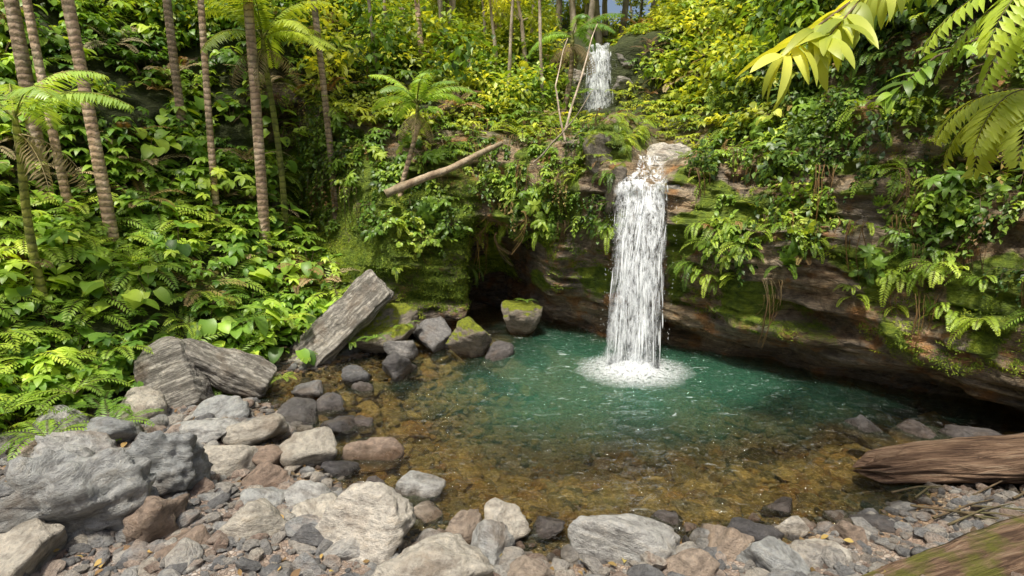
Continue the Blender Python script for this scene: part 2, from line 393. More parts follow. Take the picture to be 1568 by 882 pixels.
# ------------------------------------------------------------ gorge terrain
CX,CY=.5,6.0
ZS=[-1,0,.8,1.7,2.8,4.2,6.6,12,20]
K=[(-180,[12,12,13,14,15,17,20,26,45],[-1,0,.8,1.6,2.6,4,6,10,16]),
(-120,[9,9,10,11,12.5,14,17,23,45],[-1,0,.8,1.6,2.6,4,6,10,16]),
(-90,[7,7.2,7.9,8.8,9.8,11,13,18,40],ZS),
(-75,[6.4,6.6,7.2,8,9,10.2,12.5,18,40],ZS),
(-60,[5.9,6.1,6.7,7.5,8.6,9.8,12,17,40],ZS),
(-45,[6.0,6.2,6.6,7.3,8.4,9.6,12,17,40],ZS),
(-38,[5.9,6.0,6.4,7.4,9.3,9.7,10.6,16,40],[-1,0,.9,1.5,2.0,5.2,6.5,11,19]),
(-34.5,[5.9,6.0,6.3,7.0,9.0,9.5,10.5,16,40],[-1,0,.9,1.6,2.2,5.2,6.3,11,19]),
(-30,[6.0,6.1,6.1,6.2,6.5,7.4,10,16,40],[-1,0,1,2,3,3.8,5.5,10,18]),
(-18,[6.0,6.0,5.9,5.9,6.1,6.7,9.5,16,40],[-1,0,1,2,2.9,3.8,5.5,9,17]),
(-14,[6.2,6.1,6.0,5.9,5.9,6.6,9.5,16,40],[-1,0,1,2,2.7,3.8,5.4,8.8,16]),
(-11,[8.4,8.3,8.0,7.4,5.9,6.5,9.5,16,40],[-1,0,1,2,2.6,3.8,5.4,8.5,16]),
(-5,[8.4,8.2,8.0,7.2,5.6,6.3,9.5,15,40],[-1,0,1,1.9,2.45,3.8,5,8.3,15]),
(0,[7.2,7.1,6.7,6.1,5.6,6.2,9.5,14,40],[-1,0,.9,1.8,2.6,3.9,5,8,15]),
(4,[6.5,6.4,6.0,5.6,5.4,6.0,10.5,12.5,40],[-1,0,.8,1.8,2.8,4.0,4.9,7.3,14]),
(8,[6.2,6.1,5.8,5.5,5.3,6.0,11.3,11.8,40],[-1,0,.9,1.9,3.0,4.1,4.9,6.8,13]),
(14,[5.9,5.8,5.5,5.2,4.9,5.7,11.3,11.9,40],[-1,0,1,2,3.5,4.5,5.1,6.8,13]),
(18,[5.8,5.7,5.4,5.1,4.8,5.3,11,12.1,40],[-1,0,1,2,3.2,3.9,5.2,7.2,14]),
(22,[5.8,5.7,5.4,5.15,4.9,5.2,10.5,12.1,40],[-1,0,1,2,3.0,3.15,5.0,7.4,15]),
(27,[5.7,5.6,5.3,5.1,4.95,5.3,10,12.1,40],[-1,0,1,2,3.05,3.3,5.2,7.8,15]),
(33,[5.7,5.6,5.2,4.95,5.1,6.0,9,12,40],[-1,0,1.0,2.0,2.9,3.6,5.5,8.4,16]),
(45,[5.9,5.7,4.9,4.7,5.0,5.9,7.5,11,40],[-1,0,.8,1.9,2.8,3.9,6.5,10,18]),
(62,[6.6,6.4,5.3,5.1,5.5,6.0,7,10,40],[-1,0,.8,1.8,3,4.5,7.5,11,19]),
(75,[7.3,7.1,5.9,5.8,6.2,6.6,7.5,10,40],[-1,0,.75,1.7,3,4.8,8,12,19]),
(90,[8.3,8.0,6.9,6.8,7.1,7.5,8.5,12,40],[-1,0,.75,1.8,3,4.8,8,12,19]),
(120,[10,10,9.6,9.6,10,10.5,12,16,42],[-1,0,.75,1.8,3,4.6,7.5,11,18]),
(180,[12,12,13,14,15,17,20,26,45],[-1,0,.8,1.6,2.6,4,6,10,16])]
kt=np.array([k[0] for k in K],float); KR=np.array([k[1] for k in K],float); KZ=np.array([k[2] for k in K],float)
TH=np.concatenate([np.arange(-180,-100,2.0),np.arange(-100,105,.35),np.arange(105,180.1,2.5)])
seg=[4,36,40,32,28,22,26,14]
TT=np.concatenate([np.linspace(i,i+1,c,endpoint=False) for i,c in enumerate(seg)]+[[8.0]])
R=np.zeros((len(TH),len(TT))); Z=np.zeros_like(R)
Rk=np.stack([np.interp(TH,kt,KR[:,j]) for j in range(9)],1); Zk=np.stack([np.interp(TH,kt,KZ[:,j]) for j in range(9)],1)
def smooth_th(A,w=3):
    B=np.pad(A,((w,w),(0,0)),mode='edge'); return sum(B[i:i+len(A)] for i in range(2*w+1))/(2*w+1)
Rk=smooth_th(Rk); Zk=smooth_th(Zk)
for i in range(len(TH)):
    R[i]=np.interp(TT,range(9),Rk[i]); Z[i]=np.interp(TT,range(9),Zk[i])
def smooth_t(A,w=3):
    B=np.pad(A,((0,0),(w,w)),mode='edge'); return sum(B[:,i:i+A.shape[1]] for i in range(2*w+1))/(2*w+1)
R=smooth_t(R); Z=smooth_t(Z)
th=np.radians(TH)[:,None]*np.ones_like(R); tt=TT[None,:]*np.ones_like(R)
X=CX+R*np.sin(th); Y=CY+R*np.cos(th)
d1=np.zeros_like(R); d2=np.zeros_like(R)
def hsh(k,x,y): return nz(k*7.31+.5,x*.7+k*3.1,y*.7)*1.6
def layer(st,x,y):
    k=math.floor(st); f=st-k; f=max(0,min(1,(f-.78)/.22)); f=f*f*(3-2*f)
    return hsh(k,x,y)*(1-f)+hsh(k+1,x,y)*f
for i in range(R.shape[0]):
    for j in range(R.shape[1]):
        x,y,z=X[i,j],Y[i,j],Z[i,j]; t=TT[j]
        if t<5.6:
            st=z+.10*x-.05*y+.14*nz(x*.6,y*.6,z*.6)+.03*nz(x*3,y*3,z*3)
            a=nz(x*.55+3,y*.55,z*.7)*.24
            s=layer(st*3.1,x,y)*.27+layer(st*8.0+30,x*2,y*2)*.11
            cell=noise.voronoi(Vector((x*1.3,y*1.3,z*2.2)))[0]
            b=(cell[1]-cell[0])*.18+fr(x*3,y*3,z*5,4)*.07-.03
            d1[i,j]=-(a+b+s)+.06
            d2[i,j]=fr(x*1.2,y*1.2,z,3)*.05
        else:
            w=min(1,(t-5.6)/1.0)
            d1[i,j]=-(nz(x*.55+3,y*.55,z*.7)*.24+.1)*(1-w)+.5*w*nz(x*.3,y*.3,z*.3); d2[i,j]=fr(x*.5,y*.5,z*.2,4)*(.1+.6*w)
R2=R+d1; Z2=Z+d2
X=CX+R2*np.sin(th); Y=CY+R2*np.cos(th)
nT,nJ=X.shape
Vt=np.stack([X,Y,Z2],2)
idx=np.arange(nT*nJ).reshape(nT,nJ)
q=np.stack([idx[:-1,:-1],idx[1:,:-1],idx[1:,1:],idx[:-1,1:]],2).reshape(-1,4)
Vf=Vt.reshape(-1,3)
e1=Vf[q[:,2]]-Vf[q[:,0]]; e2=Vf[q[:,3]]-Vf[q[:,1]]; nn=np.cross(e1,e2); ar=np.linalg.norm(nn,axis=1)*.5
nn=nn/(np.linalg.norm(nn,axis=1)[:,None]+1e-9)
if np.mean(nn[:,2])<0: nn=-nn; q=q[:,::-1]
deg=(th*180/np.pi)
vn=np.array([nz(v[0]*1.3,v[1]*1.3,v[2]*1.3) for v in Vf]).reshape(nT,nJ)
soil=np.clip(sstep(5.0,5.8,tt)+sstep(-38,-44,deg)*sstep(.9,1.4,tt)+sstep(100,115,deg),0,1)
moss=np.clip(sstep(.4,1.2,Z2)*sstep(-39,-36,deg)*sstep(-9,-13,deg)*1.0*(Z2<3.6)*(.6+.4*sstep(-.25,.1,vn)) + .85*sstep(-.05,.22,vn)*sstep(.4,1.2,Z2)*(tt<5.3)*(1-sstep(19,21,deg)*sstep(29,27,deg)*.5),0,1)
wet=np.clip(sstep(.5,.05,Z2)*.85+sstep(-14,-10,deg)*sstep(2,-2,deg)*sstep(2.6,1.4,Z2)+sstep(-41,-38,deg)*sstep(-32,-35,deg)+sstep(17,20,deg)*sstep(29,26,deg)*sstep(3.4,3.0,Z2)*.4+.5*sstep(.1,.35,np.roll(vn,37,0))*(tt<4.6),0,1)
def terrain_mat():
    m,nt=newmat('gorge_rock'); N=NT(nt)
    pos=N.n('ShaderNodeNewGeometry').outputs['Position']
    st=N.mapping(pos,(.7,.7,4.6),(.05,-.10,.0))
    n1=N.noise(st,1.7,8,.7,.5); n2=N.noise(pos,9,6,.75); n3=N.noise(pos,1.1,3); n4=N.noise(pos,38,4,.75)
    c=N.ramp(n1,[(.28,(.07,.05,.034)),(.40,(.24,.155,.082)),(.47,(.44,.32,.185)),(.54,(.27,.21,.145)),(.6,(.5,.385,.24)),(.72,(.56,.46,.34))])
    c=N.mix(N.mr(n3,.45,.6,0,.5),c,N.ramp(n1,[(.3,(.13,.12,.105)),(.6,(.36,.335,.295))]))
    c=N.mix(N.mr(N.noise(pos,2.3,4),.53,.63,0,.8),c,(.42,.2,.06,1))
    c=N.mix(1.0,c,N.ramp(n2,[(.3,(.42,.4,.38)),(.7,(1.5,1.5,1.5))]),'MULTIPLY')
    wet=N.attr('wet'); c=N.mix(N.math('MULTIPLY',wet,.8),c,N.mix(1.0,c,(.2,.2,.21,1),'MULTIPLY'))
    mo=N.mr(N.math('ADD',N.attr('moss'),N.math('MULTIPLY',N.math('SUBTRACT',n2,.5),1.3)),.38,.66)
    mc=N.ramp(N.noise(pos,6,5,.7),[(.3,(.05,.08,.008)),(.5,(.15,.22,.014)),(.7,(.3,.37,.024))])
    c=N.mix(mo,c,mc)
    c=N.mix(N.attr('soil'),c,N.ramp(n2,[(.3,(.03,.04,.01)),(.7,(.08,.10,.025))]))
    vo=N.n('ShaderNodeTexVoronoi',{'feature':'DISTANCE_TO_EDGE'},Vector=N.mapping(pos,(1,1,2.4),(.2,.2,.3)),Scale=1.9).outputs[0]
    h=N.math('ADD',N.math('ADD',N.math('MULTIPLY',n1,1.6),N.math('MULTIPLY',n2,.6)),N.math('MULTIPLY',n4,.25))
    h=N.math('ADD',h,N.mr(vo,0,.05,-.25,0))
    bp=N.n('ShaderNodeBump',None,Strength=1.0,Distance=.14,Height=h)
    p=N.n('ShaderNodeBsdfPrincipled',None,Base_Color=c,Roughness=N.mr(wet,0,1,.8,.25),Normal=bp.outputs[0])
    N.out(p.outputs[0]); return m
M_terr=terrain_mat()
gorge=addobj('gorge_hillside_terrain',mesh_np('gorge',Vf,q,True,[M_terr],{'soil':soil.ravel(),'moss':moss.ravel(),'wet':wet.ravel()}))
print('terrain',time.time()-T0)
def gz(x,y):
    m=(tt>.9)
    d=(X-x)**2+(Y-y)**2; d=np.where(m,d,1e9); i=np.argmin(d); return float(Z2.flat[i])

# ------------------------------------------------------------ ground / pool bed
POOL=np.array([(-1.2,5.2),(-.5,4.9),(.5,4.8),(1.4,4.8),(2.4,4.95),(3.3,5.2),(4.3,5.5),(6,5.9),(9,6.4),(9.5,8),(8,10),(5.5,12.5),(3,13.5),(0,15),(-1.6,13),(-2.6,10.6),(-3.6,9.6),(-4.7,9.0),(-6.4,8.3),(-6.4,7.9),(-4.7,8.1),(-3.9,8.2),(-3.2,7.8),(-2.85,7.0),(-2.35,6.2),(-1.8,5.6)])
def pool_sd(x,y):
    x=np.asarray(x,float);y=np.asarray(y,float)
    d=np.full(x.shape,1e9); ins=np.zeros(x.shape,bool); n=len(POOL)
    for i in range(n):
        a=POOL[i]; b=POOL[(i+1)%n]; e=b-a
        t=np.clip(((x-a[0])*e[0]+(y-a[1])*e[1])/(e@e),0,1)
        d=np.minimum(d,np.hypot(x-a[0]-t*e[0],y-a[1]-t*e[1]))
        cond=((a[1]>y)!=(b[1]>y)); xx=a[0]+(y-a[1])/(b[1]-a[1]+1e-12)*e[0]; ins^=cond&(x<xx)
    return np.where(ins,d,-d)
def bedz(x,y,nzv=None):
    sd=pool_sd(x,y)
    sd=np.where((sd>0)&(x<-3.0),np.minimum(sd,.4),sd)
    c_=np.clip(sd,0,9); deep=-np.minimum(1.5,.24*np.minimum(c_,.5)+.06*c_+.105*c_**2)
    so=np.clip(-sd,0,50); up=.12*np.minimum(so,1.5)+.07*np.minimum(so,7)
    z=np.where(sd>0,deep,up)
    if nzv is not None: z=z+nzv
    return z
def gnoise(a,b): return fr(a*.9,b*.9,.5,5)*.06+nz(a*3,b*3,2)*.025+nz(a*1.3,b*1.3,7)*.035
gx=np.concatenate([[-60,-40,-25,-15],np.arange(-10,10.01,.09),[15,25,40,60]]); gy=np.concatenate([[-60,-40,-20,-10,-5,-2],np.arange(0,15.5,.09),[20,40,60]])
GX,GY=np.meshgrid(gx,gy,indexing='ij')
gn=np.array([gnoise(a,b) for a,b in zip(GX.ravel(),GY.ravel())]).reshape(GX.shape)
GZ=bedz(GX,GY,gn); far=(np.hypot(GX,GY-6)>13); GZ=np.where(far,-.5,GZ)
gi=np.arange(GX.size).reshape(GX.shape)
gq=np.stack([gi[:-1,:-1],gi[1:,:-1],gi[1:,1:],gi[:-1,1:]],2).reshape(-1,4)
def bed_mat():
    m,nt=newmat('gravel_ground'); N=NT(nt)
    pos=N.n('ShaderNodeNewGeometry').outputs['Position']
    v=N.n('ShaderNodeTexVoronoi',None,Vector=pos,Scale=26.0)
    v2=N.n('ShaderNodeTexVoronoi',{'feature':'DISTANCE_TO_EDGE'},Vector=pos,Scale=26.0).outputs[0]
    sep=N.n('ShaderNodeSeparateXYZ',None,Vector=v.outputs['Color']).outputs[0]
    c=N.ramp(sep,[(0,(.13,.105,.09)),(.3,(.26,.21,.175)),(.55,(.35,.275,.215)),(.75,(.23,.225,.22)),(1,(.45,.39,.33))])
    c=N.mix(N.mr(v2,0,.12,.85,0),c,(.08,.06,.045,1))
    c=N.mix(N.mr(N.noise(pos,1.5,5),.45,.65,0,.6),c,(.25,.17,.12,1))
    z=N.n('ShaderNodeSeparateXYZ',None,Vector=pos).outputs[2]
    wet=N.mr(z,.0,.1,1,0)
    c=N.mix(wet,c,N.mix(1.0,c,(1.0,.78,.43,1),'MULTIPLY'))
    h=N.math('ADD',N.math('MULTIPLY',N.mr(v2,0,.2),.5),N.noise(pos,60,4))
    bp=N.n('ShaderNodeBump',None,Strength=.8,Distance=.02,Height=h)
    p=N.n('ShaderNodeBsdfPrincipled',None,Base_Color=c,Roughness=N.mr(wet,0,1,.9,.35),Normal=bp.outputs[0])
    N.out(p.outputs[0]); return m
addobj('gravel_ground',mesh_np('ground',np.stack([GX.ravel(),GY.ravel(),GZ.ravel()],1),gq,True,[bed_mat()]))

# ------------------------------------------------------------ water
SX,SY=2.14,9.5
wx=np.arange(-8.5,10,.045); wy=np.arange(4.2,14.5,.045)
WX,WY=np.meshgrid(wx,wy,indexing='ij'); d=np.hypot(WX-SX,WY-SY)
wn=np.array([nz(a*2.2,b*2.9,1) *.014+ nz(a*4.5,b*7,4)*.012 for a,b in zip(WX.ravel(),WY.ravel())]).reshape(WX.shape)
dn=d+8*wn
WZ=wn*(.55+1.6*np.exp(-d*.28))+.018*np.sin(dn*12)*np.exp(-d*.38)+.03*np.exp(-(d/.6)**2)
still=np.clip(sstep(-3.0,-3.8,WX),0,1); WZ*=1-still*.7
murk=sstep(.3,1.45,-bedz(WX,WY))*.47+.14*np.exp(-(d/2.2)**2)
murk*=1-.55*sstep(4.0,6.0,WX)
wi=np.arange(WX.size).reshape(WX.shape)
wq=np.stack([wi[:-1,:-1],wi[1:,:-1],wi[1:,1:],wi[:-1,1:]],2).reshape(-1,4)
glint_amt=np.exp(-np.clip(d-.6,0,9)/1.7)*(1-still)*.85  # amount of painted glint streaks, fading away from the fall
def water_mat():
    m,nt=newmat('pool_water'); N=NT(nt)
    pos=N.n('ShaderNodeNewGeometry').outputs['Position']
    h=N.math('ADD',N.noise(N.mapping(pos,(1,1.8,1)),6,3,.6,.8),N.math('MULTIPLY',N.noise(N.mapping(pos,(1,1.5,1)),19,2),.35))
    bp=N.n('ShaderNodeBump',None,Strength=1.0,Distance=.11,Height=h).outputs[0]
    mk=N.math('ADD',N.attr('murk'),N.mr(N.noise(pos,1.0,3),.3,.7,-.08,.08),True)
    dif=N.n('ShaderNodeBsdfDiffuse',None,Color=(.032,.115,.068,1))
    tr=N.n('ShaderNodeBsdfTransparent',None,Color=(.85,.90,.77,1))
    a=N.n('ShaderNodeMixShader',None,i0=mk,i1=tr.outputs[0],i2=dif.outputs[0])
    gl=N.n('ShaderNodeBsdfGlossy',None,Roughness=.05,Normal=bp)
    fz=N.n('ShaderNodeFresnel',None,IOR=1.38,Normal=bp).outputs[0]
    b=N.n('ShaderNodeMixShader',None,i0=fz,i1=a.outputs[0],i2=gl.outputs[0])
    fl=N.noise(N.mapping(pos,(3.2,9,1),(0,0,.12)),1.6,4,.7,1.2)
    fm=N.math('MULTIPLY',N.mr(fl,.61,.69),N.attr('painted_glints'),True)
    wh=N.n('ShaderNodeBsdfDiffuse',None,Color=(.8,.84,.82,1))  # white diffuse streaks painted as ripple glints, shaped like drifting foam
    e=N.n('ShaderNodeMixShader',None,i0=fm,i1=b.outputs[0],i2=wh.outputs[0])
    N.out(e.outputs[0]); return m
addobj('pool_water',mesh_np('water',np.stack([WX.ravel(),WY.ravel(),WZ.ravel()],1),wq,True,[water_mat()],{'murk':murk.ravel(),'painted_glints':glint_amt.ravel()}))

def white_mat(name,lo,hi,su=16,sv=1.6):
    m,nt=newmat(name); N=NT(nt)
    u=N.attr('u'); v=N.attr('v')
    vec=N.n('ShaderNodeCombineXYZ',None,X=N.math('MULTIPLY',u,su),Y=N.math('MULTIPLY',v,sv),Z=N.attr('k')).outputs[0]
    n=N.math('ADD',N.math('MULTIPLY',N.noise(vec,1.0,5,.7,.5),.65),N.math('MULTIPLY',N.noise(vec,3.7,4,.75,.3),.35))
    al=N.math('MULTIPLY',N.mr(n,lo,hi),N.attr('a'),True)
    wh=N.n('ShaderNodeBsdfDiffuse',None,Color=(.86,.89,.92,1)); tl=N.n('ShaderNodeBsdfTranslucent',None,Color=(.86,.9,.93,1))
    w=N.n('ShaderNodeMixShader',None,i0=.3,i1=wh.outputs[0],i2=tl.outputs[0])
    tr=N.n('ShaderNodeBsdfTransparent')
    mx=N.n('ShaderNodeMixShader',None,i0=al,i1=tr.outputs[0],i2=w.outputs[0])
    N.out(mx.outputs[0]); return m
M_fall=white_mat('falling_water',.485,.60,9,2.4)
m,nt=newmat('white_water'); N_=NT(nt)
a_=N_.n('ShaderNodeBsdfDiffuse',None,Color=(.88,.91,.93,1)); b_=N_.n('ShaderNodeBsdfTranslucent',None,Color=(.9,.94,.96,1))
N_.out(N_.n('ShaderNodeMixShader',None,i0=.3,i1=a_.outputs[0],i2=b_.outputs[0]).outputs[0]); M_white=m
def waterfall(name,lip,vel,H,w0,w1,up,layers=5,strands=150,seed=1):
    root=bpy.data.objects.new(name,None); col0.objects.link(root)
    rg=np.random.default_rng(seed); lip=np.array(lip); vel=np.array(vel,float); side=unit(np.array([-vel[1],vel[0],0]))
    if side[0]<0: side=-side
    def pos(u,tau,off,kk):
        w=w0+(w1-w0)*tau**.6
        o=nz(u*5+kk*3,tau*1.5,kk)*.12*(.3+tau)+off*tau
        s=u*w+nz(u*4,tau*2.5,kk+5)*.09
        step=.14*math.sin(min(1,tau/.25)*math.pi)*(nz(u*3,0,9)+.5)
        p=lip+side*s+vel*(tau+o*.5+step); z=lip[2]-H*tau**1.75+.16*nz(u*3.5,1,2.2)*(1-tau)
        return (p[0],p[1],z)
    V=[];Q=[];uu=[];vv=[];kk_=[];aa=[]
    nu,nv=36,70
    for L in range(layers):
        base=len(V); off=(L/(layers-1)-.5)*.4
        for i in range(nu+1):
            u=i/nu-.5
            for j in range(nv+1):
                t=j/nv
                V.append(pos(u,t,off,L*1.7)); uu.append(u+.05*nz(t*4,u*3,L)); vv.append((t**1.3)*2.2*(1+.15*L)); kk_.append(L*3.1+seed)
                e=min(1,(0.5-abs(u))*5+.7*nz(u*7,t*4,L)); aa.append(max(0,e)*(1.0-.3*t))
        for i in range(nu):
            for j in range(nv):
                a=base+i*(nv+1)+j; Q.append((a,a+1,a+nv+2,a+nv+1))
    me=mesh_np(name+'_sheet',V,Q,True,[M_fall],{'u':uu,'v':vv,'k':kk_,'a':aa}); addobj('water_sheets',me,parent=root)
    mb=MB()
    for i in range(strands):
        u=rg.normal(0,.22); u=max(-.5,min(.5,u)); t0=rg.uniform(0.05,.9); t1=min(1,t0+rg.uniform(.03,.14)); off=rg.uniform(-.35,.35); w=rg.uniform(.003,.012)
        n=5; v=[]
        for j in range(n+1):
            t=t0+(t1-t0)*j/n; p=np.array(pos(u,t,off,2)); ww=w*math.sin(math.pi*(j+.3)/(n+.6))
            v+=[p-side*ww,p+side*ww]
        mb.add(v,[(2*j,2*j+1,2*j+3,2*j+2) for j in range(n)])
    for i in range(int(strands*4)):
        t=rg.uniform(.15,1)**.7; u=max(-.62,min(.62,rg.normal(0,.27)*(1+.2*t))); p=np.array(pos(u,t,rg.uniform(-.5,.5),3)); r=rg.uniform(.002,.005)
        o=np.array([(r,0,0),(-r,0,0),(0,r,0),(0,-r,0),(0,0,3.5*r),(0,0,-3.5*r)])
        mb.add(p+o,[(0,2,4),(2,1,4),(1,3,4),(3,0,4),(2,0,5),(1,2,5),(3,1,5),(0,3,5)])
    addobj('water_strands',mb.mesh(name+'_strands',[M_white]),parent=root)
    V=[];Q=[];uu=[];vv=[];kk_=[];aa=[]
    up=[np.array(p) for p in up]+[lip]
    P=[]
    for a,b in zip(up[:-1],up[1:]):
        for k in range(12): P.append(a+(b-a)*k/12)
    P.append(lip)
    for j,p in enumerate(P):
        for i in range(13):
            u=i/12-.5; V.append(p+side*u*w0*1.1+np.array([0,0,.07*nz(u*5,j*.3,2)-abs(u)*.05])); uu.append(u); vv.append(j*.1); kk_.append(7); aa.append(min(1,(.5-abs(u))*5)*1.2)
    for j in range(len(P)-1):
        for i in range(12):
            a=j*13+i; Q.append((a,a+1,a+14,a+13))
    addobj('stream_sheet',mesh_np(name+'_stream',V,Q,True,[M_fall],{'u':uu,'v':vv,'k':kk_,'a':aa}),parent=root)
    return root
wf=waterfall('waterfall',(2.34,10.35,3.28),(-.22,-.85,0),3.28,.82,.95,[(2.55,11.6,3.75),(2.45,10.9,3.45)],6,320,1)
wf2=waterfall('waterfall',(2.5,17.6,6.95),(-.02,-.5,0),1.95,.50,.82,[(2.55,19,7.15)],5,120,4)
def foam():
    V=[];Q=[]; n=90; nr=30; aa=[];uu=[];vv=[]
    for i in range(n):
        a=i/n*6.28318
        for j in range(nr):
            r=j/(nr-1)*(1.05+.3*nz(math.cos(a)*2,math.sin(a)*2,3))
            x=SX+math.cos(a)*r; y=SY+math.sin(a)*r*.85
            z=.04+.16*math.exp(-(r/.36)**2)+.07*fr(x*7,y*7,1,4)*math.exp(-(r/.6)**2)
            V.append((x,y,z)); uu.append(x); vv.append(y); aa.append(min(1.0,max(0,1.5-r*1.35)))
    for i in range(n):
        for j in range(nr-1):
            a=i*nr+j; b=((i+1)%n)*nr+j; Q.append((a,b,b+1,a+1))
    m=white_mat('foam_mat',.35,.56,su=12,sv=12)
    root=bpy.data.objects.new('splash_foam',None); col0.objects.link(root)
    addobj('foam',mesh_np('foam',V,Q,True,[m],{'u':uu,'v':vv,'k':[1]*len(V),'a':aa}),parent=root)
    mb=MB()
    for i in range(3600):
        a=U(0,6.28); r=abs(random.gauss(0,.38)); h=abs(random.gauss(0,.16))*math.exp(-r*1.4); s=U(.002,.007)
        p=np.array([SX+math.cos(a)*r,SY+math.sin(a)*r*.8,.04+h])
        o=np.array([(s,0,0),(-s,0,0),(0,s,0),(0,-s,0),(0,0,s*1.5),(0,0,-s)])
        mb.add(p+o,[(0,2,4),(2,1,4),(1,3,4),(3,0,4),(2,0,5),(1,2,5),(3,1,5),(0,3,5)])
    addobj('droplets',mb.mesh('drops',[M_white]),parent=root)
foam()
print('water',time.time()-T0)

